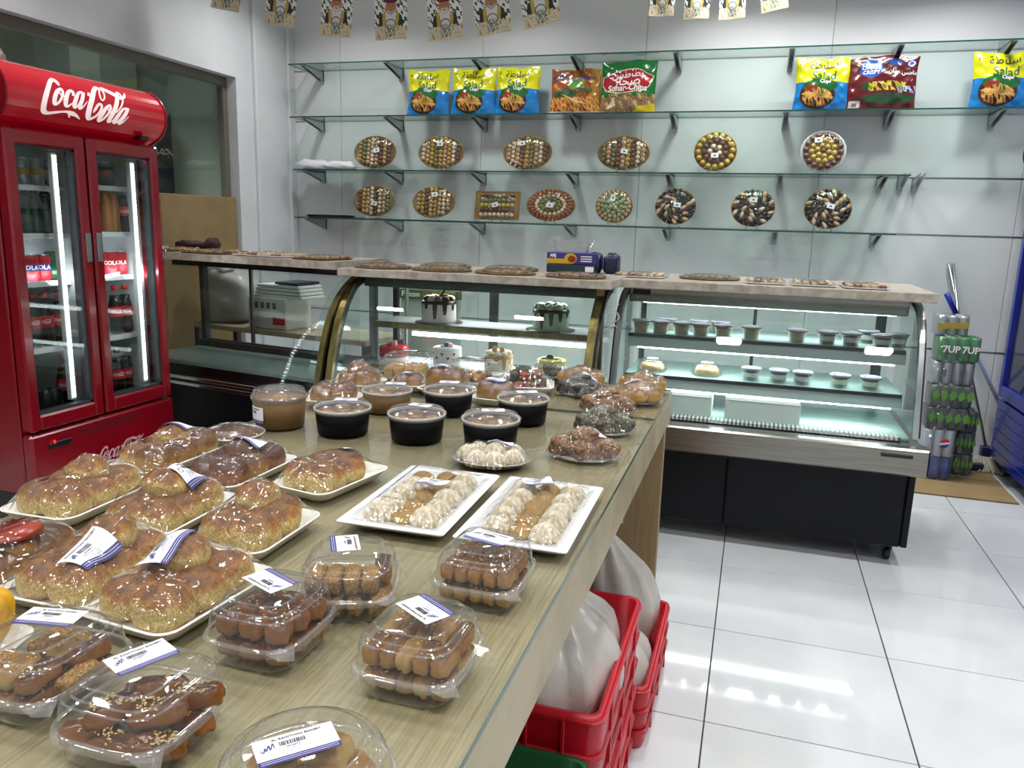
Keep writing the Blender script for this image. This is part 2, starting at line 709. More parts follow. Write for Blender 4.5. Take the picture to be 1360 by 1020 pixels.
clear('clear_plastic', (.965, .97, .965), 1.55, .04, .12, 22, haze=.02, base=.03)
clear('clear_rim', (.92, .935, .935), 1.6, .06, .1, 60, haze=.11, base=.1)
mat('rail_grey', '#aeb8b8', rough=.35)
mat('case_deck', '#8d9599', rough=.25)
clear('lid_frost', (.9, .9, .89), 1.5, .08, .1, 30, haze=.09, base=.04)
clear('table_glass', (.955, .965, .955), 1.52, .03)


def wbuild(mb, name, mats, parent, **k):
    """build a mesh given in world coordinates under an unrotated thing"""
    L = parent.location
    mb.V = [(v[0] - L[0], v[1] - L[1], v[2] - L[2]) for v in mb.V]
    return mb.build(name, mats, parent, **k)


def structure(mb, name, mats, parent=None):
    return mb.build(name, mats, parent, kind='structure')


# ================================================================== room
XL, XR, YB, YF = -3.7, 2.9, 5.8, -2.4
b = MB()
b.box(XL - 3, YF, -.12, XR, YB + .2, -.005)
floor = structure(b, 'floor', 'grout')
b = MB()
b.bbox(.0022, .0022, -.012, .5978, .5978, 0, .0012)
tile_me = b.mesh('tile', 'floor_tile')
k = 0
for i in range(-7, 6):
    for j in range(-8, 7):
        x, y = -.035 + .6 * i, 2.245 + .6 * j
        if x > XR or x < XL - .6 or y > YB or y < YF:
            continue
        vis = -1.3 < x < 1.8 and y > .9
        if vis:
            link('tile', tile_me, floor, (x, y, 0))
b = MB()
for (x0, y0, x1, y1) in ((XL - 3, YF, -1.235, YB), (-1.235, YF, XR, 1.045), (1.765, 1.045, XR, YB)):
    b.box(x0, y0, -.006, x1, y1, 0)
structure(b, 'floor_beyond', 'floor_tile', floor)
b = MB()
b.box(XL - 3, YF, CEIL, XR, YB + .2, CEIL + .1)
structure(b, 'ceiling', 'ceiling_white')
b = MB()
b.box(XL - .1, YB, -.1, XR + .1, YB + .15, CEIL)
wallb = structure(b, 'wall_back', 'white_wall')
ROWS = [0, .745, 1.49, 1.85, 2.24, 2.62, CEIL]
XS = [-3.69, -3.24, -2.06, -.86, .345, 1.54, XR]
for i in range(len(XS) - 1):
    for j in range(len(ROWS) - 1):
        b = MB()
        b.bbox(XS[i] + .0015, YB - .012, ROWS[j] + (.004 if j else 0), XS[i + 1] - .0015, YB - .001, ROWS[j + 1] - .004, .001)
        b.build('wall_panel', 'wall_panel', wallb)
for z in ROWS[1:-1]:
    b = MB()
    b.box(-3.69, YB - .014, z - .0035, XR, YB - .002, z + .0035)
    b.build('slot_strip', 'aluminium', wallb)
# left wall with the wide window
WY0, WY1, WZ0, WZ1 = .6, 5.1, .12, 2.46
b = MB()
b.box(XL - .15, YF, WZ1, XL, YB, CEIL)
b.box(XL - .15, WY1, 0, XL, YB, WZ1)
b.box(XL - .15, YF, 0, XL, WY0, WZ1)
b.box(XL - .15, WY0, 0, XL, WY1, WZ0)
structure(b, 'wall_left', 'white_wall')
b = MB()
b.box(XL - .11, WY0, WZ0, XL - .1, WY1, WZ1)
win = structure(b, 'window_1', 'pane')
for nm, q in (('frame', (WY0, WZ1 - .06, WY1, WZ1)), ('frame', (WY1 - .05, WZ0, WY1, WZ1 - .06)), ('frame', (WY0, WZ0, WY0 + .05, WZ1 - .06))):
    b = MB()
    b.bbox(XL - .13, q[0], q[1], XL - .075, q[2], q[3], .004)
    structure(b, nm, 'bronze_frame', win)
b = MB()
b.bbox(XL - .002, YB - .1, 0, XL + .055, YB - .012, CEIL, .006)
structure(b, 'trim_1', 'white_wall')
b = MB()
b.bbox(XL - .001, 5.3, 0, XL + .03, 5.7, CEIL, .006)
structure(b, 'trim_2', 'white_wall')
b = MB()
b.box(XR, YF, 0, XR + .1, YB, CEIL)
structure(b, 'wall_right', 'white_wall')
b = MB()
b.box(XL - 3, YF - .1, 0, XR, YF, CEIL)
structure(b, 'wall_front', 'white_wall')
b = MB()
b.box(XL - 2.7, YF, 0, XL - 2.6, YB, CEIL)
b.box(XL - 2.7, YB, 0, XL - .1, YB + .1, CEIL)
structure(b, 'wall_neighbour', 'dim_wall')
b = MB()
b.bbox(-5.45, 5.35, 0, -5.15, 5.75, CEIL, .005)
structure(b, 'trim_3', 'pale_column')
# dark shop board seen through the window
p = onx(263, 160, -4.9)
p2 = onx(263, 256, -4.9)
t = thing('sign_board', 'dark grey board with white Arabic lettering seen through the window', 'sign', (-4.9, p.y - .45, p2.z - .6))
b = MB()
b.bbox(0, -.45, 0, .03, .45, p.z - p2.z + .6, .006)
b.build('board', 'dim_dark', t)
b = MB()
b.bbox(-.01, -.48, 0, .035, -.45, p.z - p2.z + .62, .006)
b.bbox(-.01, .45, 0, .035, .48, p.z - p2.z + .62, .006)
b.build('board_frame', 'aluminium', t)
q = onx(222, 200, -4.9)
b = MB()
b.merge(textmb(arab('مجموعة'), .13), lambda v: (.033, v[0] + q.y - t.location.y - .12, v[1] + q.z - t.location.z))
b.build('lettering', 'white_print', t)
# flattened cartons closing the lower window
for (ya, yb, x, zt, nm) in ((4.28, 5.085, XL - .04, 1.615, 'tall flattened brown carton leaning over the lower window beside the pillar'), (3.3, 4.27, XL - .045, 1.64, 'tall flattened brown carton half hidden behind the red cooler')):
    t = thing('carton_sheet', nm, 'cardboard', (x, (ya + yb) / 2, 0), 0, 'flattened cartons in the window')
    h = (yb - ya) / 2
    b = MB()
    b.bbox(-.012, -h, .002, .012, h, zt, .003)
    b.build('panel', 'cardboard', t)
    b = MB()
    b.bbox(.012, -h + .02, .3, .016, -h + .34, zt - .01, .001)
    b.build('flap', 'cardboard', t)
    b = MB()
    b.bbox(.012, -h + .02, 1.15, .018, h - .01, 1.19, .001)
    b.build('fold', 'cardboard_dark', t)

# ================================================================== glass shelves and brackets on the back wall
SHZ = [2.622, 2.242, 1.852, 1.49]
SHX = [(-3.52, 1.75), (-3.52, 1.75), (-3.5, .86), (-3.5, .815)]
BX = [ony(x, 95, 5.7).x for x in (420, 527, 641, 768, 900, 1049)] + [.72, 1.32]
SHN = ['topmost', 'second', 'third', 'lowest']
for i, z in enumerate(SHZ):
    x0, x1 = SHX[i]
    t = thing('glass_shelf', f'{SHN[i]} long clear glass shelf on the white back wall', 'shelf', ((x0 + x1) / 2, 5.64, z))
    h = (x1 - x0) / 2
    b = MB()
    b.box(-h, -.14, -.008, h, .146, 0)
    b.build('glass_sheet', 'shelf_glass', t)
    b = MB()
    b.box(-h, -.1425, -.0085, h, -.14, .0005)
    b.box(-h - .002, -.14, -.0085, -h, .146, .0005)
    b.build('polished_edge', 'glass_edge', t)
    for x in BX:
        if x > x1:
            continue
        b = MB()
        xx = x - t.location.x
        for s in (-.017, .012):
            b.prism([(.146, -.009), (-.135, -.009), (-.135, -.018), (.146, -.085)], xx + s, xx + s + .005)
        b.box(xx - .017, .13, -.095, xx + .017, .146, -.009)
        b.box(xx - .017, -.135, -.013, xx + .017, .146, -.009)
        b.build('bracket', 'bracket_metal', t)
for (px, lb) in ((1197, 'loose metal shelf bracket just past the end of the third glass shelf'), (1217, 'loose metal shelf bracket further right on the bare slot strip')):
    p = ony(px, 240, 5.75)
    t = thing('shelf_bracket', lb, 'bracket', (p.x, 5.787, 1.855))
    b = MB()
    b.prism([(0, -.009), (-.25, .012), (-.25, .004), (0, -.08)], -.017, -.012)
    b.prism([(0, -.009), (-.25, .012), (-.25, .004), (0, -.08)], .012, .017)
    b.build('arm', 'bracket_metal', t)
    b = MB()
    b.box(-.017, -.016, -.09, .017, 0, -.009)
    b.build('wall_plate', 'bracket_metal', t)

# ================================================================== logo strokes (script lettering traced in plane units)
LOGO = [
    [(355, 240, 8), (352, 205, 22), (318, 165, 22), (262, 185, 24), (200, 265, 30), (155, 370, 34), (142, 470, 34), (160, 555, 30), (215, 592, 20), (300, 585, 17), (400, 575, 12), (470, 580, 16), (520, 600, 26), (575, 625, 16), (640, 674, 2)],
    [(470, 590, 10), (500, 640, 8), (505, 655, 2)],
    [(362, 285, 15), (310, 310, 24), (272, 385, 28), (268, 455, 26), (290, 482, 16), (335, 440, 16), (372, 360, 17), (378, 300, 16), (350, 278, 12), (330, 310, 8), (350, 360, 8), (400, 375, 7), (440, 345, 6)],
    [(505, 372, 16), (518, 335, 18), (490, 305, 16), (445, 335, 24), (412, 410, 30), (412, 480, 26), (440, 508, 14), (490, 470, 7)],
    [(640, 325, 14), (590, 335, 16), (545, 400, 26), (520, 480, 28), (535, 525, 14), (575, 480, 10), (630, 370, 10)],
    [(655, 325, 20), (620, 420, 24), (590, 505, 24), (605, 537, 12), (650, 490, 8), (685, 440, 3)],
    [(708, 345, 22), (740, 362, 22)],
    [(905, 275, 10), (870, 268, 20), (810, 310, 26), (755, 400, 32), (718, 510, 34), (715, 610, 32), (745, 665, 22), (800, 645, 14), (850, 580, 16), (868, 510, 15), (850, 478, 14), (820, 490, 16), (790, 540, 18), (770, 588, 5)],
    [(905, 275, 10), (875, 340, 9), (868, 400, 8), (890, 430, 8), (925, 390, 9), (940, 320, 10), (925, 280, 12), (960, 285, 22), (1010, 312, 24), (1070, 352, 24), (1130, 395, 22), (1180, 395, 18), (1215, 370, 14), (1242, 335, 2)],
    [(975, 500, 14), (930, 520, 20), (885, 600, 28), (865, 670, 26), (890, 692, 14), (935, 640, 15), (975, 560, 16), (980, 505, 14), (960, 490, 10), (945, 530, 7), (970, 580, 7), (1010, 580, 6)],
    [(1160, 345, 10), (1135, 335, 16), (1095, 400, 24), (1045, 520, 28), (1000, 640, 28), (990, 695, 22), (1020, 700, 10), (1060, 660, 5)],
    [(1165, 345, 8), (1160, 430, 10), (1110, 520, 9), (1050, 590, 6)],
    [(1190, 535, 12), (1140, 545, 14), (1090, 615, 24), (1060, 690, 26), (1075, 720, 12), (1120, 670, 9), (1180, 560, 9)],
    [(1205, 530, 20), (1165, 625, 24), (1125, 705, 24), (1140, 730, 11), (1180, 690, 7), (1215, 635, 3)]]
FX = -2.8
lg = MB()
ribbon(lg, LOGO)
# traced pixels -> the header's plane -> unit frame (u along the cooler front, v up)
_o = onx(50 + 675 * 140 / 1360, 90 + 440 * 90 / 874, FX + .05)
LOGO_V = []
for v in lg.V:
    p = onx(50 + v[0] * 140 / 1360, 90 + v[1] * 90 / 874, FX + .05)
    LOGO_V.append((p.y - _o.y, p.z - _o.z))
LOGO_W = max(v[0] for v in LOGO_V) - min(v[0] for v in LOGO_V)


def logo(mb, fn, width, m=0):
    s = width / LOGO_W
    mb.add([fn(v[0] * s, v[1] * s) for v in LOGO_V], lg.F, m, False)


# ================================================================== red drinks cooler
FY0, FY1, FYM = 2.405, 3.235, 2.803
cooler = thing('drinks_cooler', 'tall red two-door drinks cooler with lit white script on its header', 'fridge', (FX - .35, (FY0 + FY1) / 2, 0))
XB = -3.5
b = MB()
b.bbox(XB, FY0, .3, FX - .06, FY0 + .035, 1.99, .006)
b.bbox(XB, FY1 - .035, .3, FX - .06, FY1, 1.99, .006)
b.box(XB, FY0 + .035, .3, XB + .03, FY1 - .035, 1.99)
b.box(XB, FY0 + .035, .3, FX - .06, FY1 - .035, .58)
b.box(XB, FY0 + .035, 1.79, FX - .06, FY1 - .035, 1.99)
b.bbox(FX - .1, FYM - .025, .58, FX - .06, FYM + .025, 1.79, .004)
wbuild(b, 'cabinet', 'cooler_red', cooler)
b = MB()
b.box(XB + .03, FY0 + .036, .58, XB + .034, FY1 - .036, 1.79)
b.box(XB + .034, FY0 + .036, .58, FX - .1, FY0 + .04, 1.79)
b.box(XB + .034, FY0 + .04, 1.783, FX - .1, FY1 - .04, 1.79)
b.box(XB + .034, FY0 + .04, .58, FX - .1, FY1 - .04, .587)
wbuild(b, 'liner', 'liner_grey', cooler)
b = MB()
b.box(XB + .034, FY1 - .04, .587, FX - .1, FY1 - .036, 1.783)
b.box(XB + .3, FYM - .012, .587, FX - .1, FYM + .012, 1.783)
wbuild(b, 'liner_wall', 'liner_white', cooler)
b = MB()
b.bbox(XB, FY0 + .01, .02, FX - .07, FY1 - .01, .3, .004)
wbuild(b, 'plinth', 'black', cooler)
for y in (FY0 + .06, FY1 - .06):
    b = MB()
    b.lathe([(.02, 0), (.024, .004), (.02, .02)], 12, (FX - .12, y, 0), c0=True, c1=True)
    wbuild(b, 'foot', 'black', cooler)
b = MB()
b.bbox(FX - .06, FY0, .3, FX - .005, FY1 + .012, .562, .012)
lp = wbuild(b, 'lower_panel', 'cooler_red', cooler)
b = MB()
p = onx(66, 597, FX)
p2 = onx(95, 582, FX)
b.bbox(FX - .006, p.y, p.z, FX + .003, p2.y, p2.z + .004, .002)
wb = wbuild(b, 'thermostat_display', 'black', cooler)
b = MB()
b.box(FX + .003, p.y + .02, p.z + .022, FX + .0042, p.y + .03, p.z + .034)
wbuild(b, 'indicator', mat('red_lamp', '#ff2020', emit='#ff2010', es=3), cooler)
b = MB()
for i in range(34):
    for j in range(2):
        y = FY0 + .24 + .0105 * i
        b.box(FX - .0055, y, .505 + .022 * j, FX - .0035, y + .006, .512 + .022 * j)
wbuild(b, 'vent_holes', 'black_matte', cooler, kind='stuff')
p = onx(160, 598, FX)
b = MB()
logo(b, lambda u, v: (FX - .003, p.y + u, p.z + v), .29)
wbuild(b, 'script_lettering', mat('pink_print', '#d8a0a4', rough=.5), cooler)
# header: bulging barrel
prof = [(FX - .06, 1.8)]
HP = []
for i in range(13):
    a = -1.0 + 2.25 * i / 12
    HP.append((FX - .10 + .15 * math.cos(a), 1.925 + .125 * math.sin(a) if a < .9 else 1.925 + .128 * math.sin(a)))
prof += HP + [(FX - .3, 2.052), (FX - .3, 1.8)]
b = MB()
b.prism([(x, z) for x, z in prof], FY0 - .005, FY1 + .005, 1, 0)
# prism axis 1 takes (p, a, q)
hd = wbuild(b, 'header', 'sign_red', cooler)


def header_pt(u, v):
    z = 1.925 + v
    s = max(-1, min(1, (z - 1.925) / .125))
    return (FX - .10 + .15 * math.cos(math.asin(s)) + .003, 0, z)


b = MB()
logo(b, lambda u, v: (header_pt(u, v + _o.z - 1.925)[0], _o.y + u - .02, header_pt(u, v + _o.z - 1.925)[2]), LOGO_W)
wbuild(b, 'header_lettering', 'white_glow_print', cooler)
b = MB()
for y in (FY0 - .012, FY1 + .004):
    b.prism([(x + (.004 if x > FX - .25 else -.004), z + (.004 if z > 1.9 else -.004)) for x, z in prof], y, y + .008, 1)
wbuild(b, 'header_end', 'cooler_red', cooler)
b = MB()
p = onx(194, 177, FX + .04)
b.bbox(FX - .02, p.y - .025, 1.815, FX + .035, p.y + .025, 1.833, .004)
wbuild(b, 'header_badge', 'black', cooler)
# doors
GZ0, GZ1 = .64, 1.735
for di, (ya, yb) in enumerate(((FY0 + .003, FYM - .006), (FYM + .006, FY1 - .003))):
    st = .052
    b = MB()
    b.bbox(FX - .055, ya, .575, FX, ya + st, 1.795, .008)
    b.bbox(FX - .055, yb - st, .575, FX, yb, 1.795, .008)
    b.bbox(FX - .055, ya + st - .004, .575, FX, yb - st + .004, GZ0, .008)
    b.bbox(FX - .055, ya + st - .004, GZ1, FX, yb - st + .004, 1.795, .008)
    door = wbuild(b, 'door', 'cooler_red', cooler)
    b = MB()
    g = .014
    b.box(FX - .05, ya + st - .002, GZ0, FX - .012, ya + st + .005, GZ1)
    b.box(FX - .05, yb - st - g, GZ0, FX - .012, yb - st + .002, GZ1)
    b.box(FX - .05, ya + st, GZ0, FX - .012, yb - st, GZ0 + .012)
    b.box(FX - .05, ya + st, GZ1 - .008, FX - .012, yb - st, GZ1)
    s = b.build('gasket', 'gasket', door)
    s.location = [-c for c in cooler.location]
    b = MB()
    b.box(FX - .02, ya + st + .004, GZ0 + .01, FX - .017, yb - st - .012, GZ1 - .006)
    s = b.build('door_glass', 'pane', door)
    s.location = [-c for c in cooler.location]
    yh = yb - .024 if di == 0 else ya + .024
    b = MB()
    b.bbox(FX - .002, yh - .014, 1.265, FX + .006, yh + .014, 1.39, .003)
    b.bbox(FX + .004, yh - .007, 1.28, FX + .009, yh + .007, 1.37, .002)
    s = b.build('handle', 'aluminium', door)
    s.location = [-c for c in cooler.location]
    # LED batten inside the opening
    b = MB()
    ys = yb - st - .068
    b.bbox(FX - .075, ys - .012, .66, FX - .05, ys + .016, 1.72, .003)
    wbuild(b, 'lamp_batten', 'liner_white', cooler)
    b = MB()
    b.box(FX - .05, ys - .010, .67, FX - .0475, ys + .012, 1.71)
    wbuild(b, 'led_strip', 'led_batten', cooler)
    b = MB()
    for i in range(54):
        z = .68 + i * .019
        b.box(FX - .0473, ys - .005, z, FX - .0463, ys + .007, z + .007)
    wbuild(b, 'led_dots', mat('led_dot' + str(di), '#ffffff', emit='#ffffff', es=22), cooler, kind='stuff')
    area('cooler_lamp', (FX - .11, ys, 1.19), 1.0, 1.7, (.92, .97, 1), 'RECTANGLE', .02, (PI / 2, 0, -PI / 2 - .5 + PI))
# promotional corner sticker on the right door
p = onx(190, 205, FX)
b = MB()
ps = [onx(x, y, FX - .0165) for x, y in ((178, 200), (199, 203), (199, 222), (190, 216), (184, 210))]
b.add([(FX - .0145, q.y, q.z) for q in ps], [tuple(range(5))], 0, False)
wbuild(b, 'corner_sticker', mat('sticker_red', '#b5283c', rough=.5), cooler)
b = MB()
q = onx(181, 205, FX - .0165)
b.lathe([(0, 0), (.018, 0)], 18, (0, 0, 0))
b.V = [(FX - .0135, q.y + v[0], q.z + v[1]) for v in b.V]
wbuild(b, 'sticker_disc', 'black', cooler)
# hinge / lock at the right of the front
p = onx(210, 326, FX)
b = MB()
b.bbox(FX - .03, FY1 - .01, p.z - .02, FX + .004, FY1 + .035, p.z + .0, .004)
b.lathe([(.008, 0), (.008, .03)], 10, (FX - .01, FY1 + .02, p.z - .035), c0=True, c1=True)
wbuild(b, 'door_lock', 'chrome', cooler)
# shelves (per bay): heights read at the shelf fronts
XS_ = FX - .13
SH_L = [onx(60, 248, XS_).z, onx(65, 311, XS_).z, onx(70, 374, XS_).z, onx(78, 460, XS_).z]
SH_R = [onx(160, 249, XS_).z, onx(162, 309, XS_).z, onx(166, 366, XS_).z, onx(172, 443.5, XS_).z]
for (ya, yb, zs) in ((FY0 + .045, FYM - .017, SH_L), (FYM + .017, FY1 - .045, SH_R)):
    for z in zs:
        b = MB()
        b.box(XB + .05, ya, z - .006, XS_, yb, z)
        b.bbox(XS_ - .004, ya, z - .019, XS_ + .008, yb, z + .004, .002)
        wbuild(b, 'shelf', 'liner_white', cooler)
FLOORZ = .587
for (x, y) in ((3, 73),):
    q = onx(x, y, -2.95)
    t = thing('glass_bowl', 'upturned clear glass bowl on top of the red cooler', 'bowl', (-2.98, FY0 + .09, 2.055))
    b = MB()
    b.lathe([(.09, 0), (.088, .02), (.07, .055), (.035, .075), (0.001, .078)], 24)
    b.build('shell', 'clear_rim', t)
    b = MB()
    b.lathe([(.03, .076), (.032, .086), (.03, .088)], 20, c1=True)
    b.build('foot_ring', 'clear_rim', t)

# ------------------------------------------------------------------ drinks
clear('green_glass', (.12, .42, .2), 1.5, .05, base=.03)
clear('pet', (.97, .98, .98), 1.4, .03)
mat('cola', '#120505', rough=.25)
mat('orange_drink', '#c8781d', rough=.1, coat=.6)
mat('red_cap', '#c81222', rough=.35)
mat('can_silver', '#aab0b6', rough=.3, metal=.7)
mat('can_red', '#a81224', rough=.4)
mat('can_green', '#0c5a33', rough=.25, metal=.3, coat=.3)
mat('can_dark', '#26292e', rough=.3, metal=.4)
mat('can_yellow', '#c9a13c', rough=.35)
mat('label_red', '#d3203a', rough=.4)
mat('green_soda', '#17583a', rough=.2)
CANP = [(.024, 0), (.026, .003), (.033, .012), (.033, .103), (.027, .112), (.027, .115)]


def make_can(label, col, band=None, word=None):
    t = thing('drink_can', label, 'can')
    b = MB()
    b.lathe(CANP[1:5], 20)
    body = b.build('body', col, t)
    b = MB()
    b.lathe([(.024, .1125), (.0275, .1125), (.0275, .1155), (.026, .1155), (.025, .1135), (.0001, .1135)], 20)
    b.lathe([(.0001, .001), (.024, .001), (.0265, .004)], 20)
    b.build('can_end', 'chrome', t)
    if band:
        b = MB()
        b.lathe([(.0332, .045), (.0332, .075)], 20)
        b.build('band', band, t)
    if word:
        b = MB()
        b.merge(textmb(word, .026, bold=.0008), lambda v: (.0336 * math.cos(v[0] / .033 - .75), .0336 * math.sin(v[0] / .033 - .75), .06 + v[1]))
        b.build('lettering', 'white_print', t)
    return t


def make_bottle(label, drink='cola', h=.235, r=.033, cap='red_cap', lab='label_red', word=True, glass='pet', fill=.8):
    t = thing('soda_bottle', label, 'bottle')
    k = h / .235
    P = [(.020, .002), (.028, .0), (r, .012), (r * .97, .045), (r * .9, .07), (r * .97, .095), (r, .12), (r * .97, .14), (r * .75, .165), (.017, .19), (.0125, .205), (.0125, .22)]
    P = [(a, z * k) for a, z in P]
    b = MB()
    b.lathe(P, 20, c0=True)
    b.build('shell', glass, t)
    b = MB()
    zf = h * fill
    Q = [(a * .95, z + .001) for a, z in P if z < zf]
    b.lathe(Q + [(Q[-1][0] * .97, zf)], 18, c0=True, c1=True)
    b.build('drink', drink, t)
    b = MB()
    b.lathe([(.0145, .213 * k), (.0148, .232 * k), (.013, .236 * k)], 16, c0=True, c1=True, rib=.03, ribn=8)
    b.build('cap', cap, t)
    if lab:
        b = MB()
        b.lathe([(r * 1.015, .085 * k), (r * 1.015, .135 * k)], 22)
        lb = b.build('label_wrap', lab, t)
        if word:
            b = MB()
            logo(b, lambda u, v: (r * 1.03 * math.cos(u / r - .75), r * 1.03 * math.sin(u / r - .75), .111 * k + v * 1.1), .058)
            b.build('lettering', 'white_print', lb)
    return t


ord_ = ['first', 'second', 'third', 'fourth', 'fifth', 'sixth', 'seventh', 'eighth', 'ninth', 'tenth', 'eleventh', 'twelfth', 'thirteenth']


def put_items(proto, pxs, py, X, z, labels, group):
    for i, px in enumerate(pxs):
        q = onx(px, py, X)
        lb = labels[i]
        if i == 0:
            proto.location = (X, q.y, z + .0005)
            proto['label'] = lb
            proto['group'] = group
        else:
            dup(proto, lb, (X, q.y, z + .0005), random.uniform(-.15, .15), group)


XI = FX - .19
put_items(make_can('', 'can_silver', 'can_yellow'), (28, 48, 67.5), 240, XI, SH_L[0], [f'silver can with yellow band, {ord_[i]} from the left on the top cooler shelf' for i in range(3)], 'silver cans in the red cooler')
put_items(make_bottle('', 'green_soda', .215, .03, 'can_silver', None, False, 'green_glass', .78), (36, 48.5, 62.5, 75.5), 303, XI, SH_L[1], [f'green glass bottle, {ord_[i]} from the left on the second shelf of the red cooler' for i in range(4)], 'green glass bottles in the red cooler')
put_items(make_can('', 'can_red', 'navy_ink', 'COLA'), (41.5, 58.5), 372, XI, SH_L[2], ['red can with navy band on the middle shelf beside the left door edge', 'red can with navy band next to the green cans'], 'red and navy cans')
# film-wrapped green cans with a word running up them
t = thing('can_pack', 'dark green pack of soda cans with white word running upwards, middle shelf of red cooler', 'cans', (XI, onx(80, 370, XI).y, SH_L[2] + .0005))
for yy in (-.034, .034):
    b = MB()
    b.lathe([(.028, 0), (.0335, .01), (.0335, .118), (.028, .126)], 18, (0, yy, 0), c0=True, c1=True)
    b.build('can', 'can_green', t)
b = MB()
b.merge(textmb('Sprite', .042, bold=.001, shear=.25), lambda v: (.036, -v[1] - .005, .063 + v[0]))
b.build('lettering', mat('pale_green_print', '#b9d8c2', rough=.5), t)
put_items(make_bottle(''), (46, 62.5, 82), 452, XI, SH_L[3], ['cola bottle half hidden by the left door edge on the fourth shelf', 'cola bottle in the middle of the fourth shelf behind the left door', 'cola bottle nearest the light strip on the fourth shelf behind the left door'], 'cola bottles in the red cooler')
put_items(make_bottle('', h=.25), (88,), 535, XI, FLOORZ, ['single cola bottle on the cooler floor behind the left door'], 'cola bottles in the red cooler')
put_items(make_can('', 'can_dark'), (61, 74), 548, XI + .03, FLOORZ, ['dark can on the cooler floor by the left door edge', 'dark can beside the single cola bottle on the cooler floor'], 'dark cans in the red cooler')
put_items(make_can('', 'can_dark', 'can_red'), (142,), 244, XI, SH_R[0], ['lone dark can on the top shelf behind the right cooler door'], 'dark cans in the red cooler')
put_items(make_bottle('', 'orange_drink', .215, .029, 'can_silver', None, False, 'pet', .86), (143, 152.5), 303, XI, SH_R[1], ['orange soda bottle at the edge of the right door opening', 'orange soda bottle beside the small cola bottle'], 'orange soda bottles')
put_items(make_bottle('', 'cola', .215, .029), (166,), 303, XI, SH_R[1], ['small cola bottle beside the orange soda bottles'], 'cola bottles in the red cooler')
put_items(make_can('', 'can_red', None, 'COLA'), (148, 160.5), 361, XI, SH_R[2], ['red can by the door edge on the middle shelf behind the right door', 'red can further in on the middle shelf behind the right door'], 'red cans behind the right door')
put_items(make_bottle(''), (155.5, 169), 441, XI, SH_R[3], ['cola bottle at the front of the fourth shelf behind the right door', 'cola bottle deeper on the fourth shelf behind the right door'], 'cola bottles in the red cooler')
put_items(make_bottle(''), (159, 170.5), 525, XI, FLOORZ, ['cola bottle by the door edge on the cooler floor behind the right door', 'cola bottle further in on the cooler floor behind the right door'], 'cola bottles in the red cooler')

# ================================================================== display cases
CASES_AREA = []


def profile_strip(mb, prof, x0, x1, t, m=0):
    """thin curved sheet through (y, z) points"""
    n = len(prof)
    R0 = []
    for i, (y, z) in enumerate(prof):
        a = prof[max(i - 1, 0)]
        c = prof[min(i + 1, n - 1)]
        d = Vector((c[0] - a[0], c[1] - a[1])).normalized()
        R0.append((y, z, y + d.y * t, z - d.x * t))
    V = []
    for x in (x0, x1):
        for (y, z, y2, z2) in R0:
            V += [(x, y, z), (x, y2, z2)]
    F = []
    for i in range(n - 1):
        a, c = 2 * i, 2 * n + 2 * i
        F += [(a, c, c + 2, a + 2), (a + 1, a + 3, c + 3, c + 1), (a, a + 2, a + 3, a + 1), (c, c + 1, c + 3, c + 2)]
    e = 2 * n - 2
    F += [(0, 1, 2 * n + 1, 2 * n), (e, 2 * n + e, 2 * n + e + 1, e + 1)]
    mb.add(V, F, m, False)


def smooth_prof(P, k=4):
    out = []
    for i in range(len(P) - 1):
        p0, p1, p2, p3 = (np.array(P[max(i - 1, 0)]), np.array(P[i]), np.array(P[i + 1]), np.array(P[min(i + 2, len(P) - 1)]))
        for j in range(k):
            t = j / k
            out.append(tuple(.5 * (2 * p1 + (p2 - p0) * t + (2 * p0 - 5 * p1 + 4 * p2 - p3) * t * t + (3 * p1 - p0 - 3 * p2 + p3) * t ** 3)))
    out.append(tuple(P[-1]))
    return out


# ---- right case (steel)
C3 = thing('display_case', 'steel curved-glass refrigerated case with cups of dessert, at the right of the row', 'display case', (.05, 4.2, 0))
x0, x1 = -.66, .765
G3 = smooth_prof([(3.835, .575), (3.875, .7), (3.92, .86), (3.975, 1.0), (4.055, 1.1), (4.17, 1.155), (4.32, 1.17)])
b = MB()
for (xa, xb) in ((x0 + .02, -.055), (-.05, x1 - .045), (x1 - .04, x1 - .012)):
    b.bbox(xa, 3.70, .1, xb, 3.72, .455, .004)
b.box(x0 + .02, 3.72, .1, x1 - .012, 4.55, .455)
wbuild(b, 'base_cabinet', 'navy_panel', C3)
b = MB()
b.bbox(x0, 3.635, .452, x1 + .02, 3.70, .575, .008)
b.prism([(3.70, .575), (3.64, .572), (3.70, .452), (4.6, .452), (4.6, .545), (3.88, .545)], x0, x1 + .02, 0)
wbuild(b, 'steel_band', 'steel', C3)
b = MB()
p, p2 = ony(1170, 602, 3.635), ony(1213, 605, 3.635)
b.bbox(p.x, 3.629, p.z - .012, p2.x, 3.637, p.z + .006, .004)
wbuild(b, 'slot_handle', 'black', C3)
b = MB()
b.box(x0 + .02, 3.91, .546, x1 - .02, 4.56, .556)
wbuild(b, 'deck', 'deck_aqua', C3)
b = MB()
n = 68
for i in range(n):
    x = x0 + .03 + (x1 - x0 - .1) * i / n
    b.box(x, 3.845, .558, x + .009, 3.91, .572)
wbuild(b, 'air_grille', 'white_plastic', C3, kind='stuff')
b = MB()
b.box(x0 + .025, 3.84, .556, x1 - .06, 3.912, .558)
wbuild(b, 'grille_channel', 'black', C3)
b = MB()
profile_strip(b, G3, x0 + .02, x1 - .018, .006)
wbuild(b, 'front_glass', 'case_glass', C3)
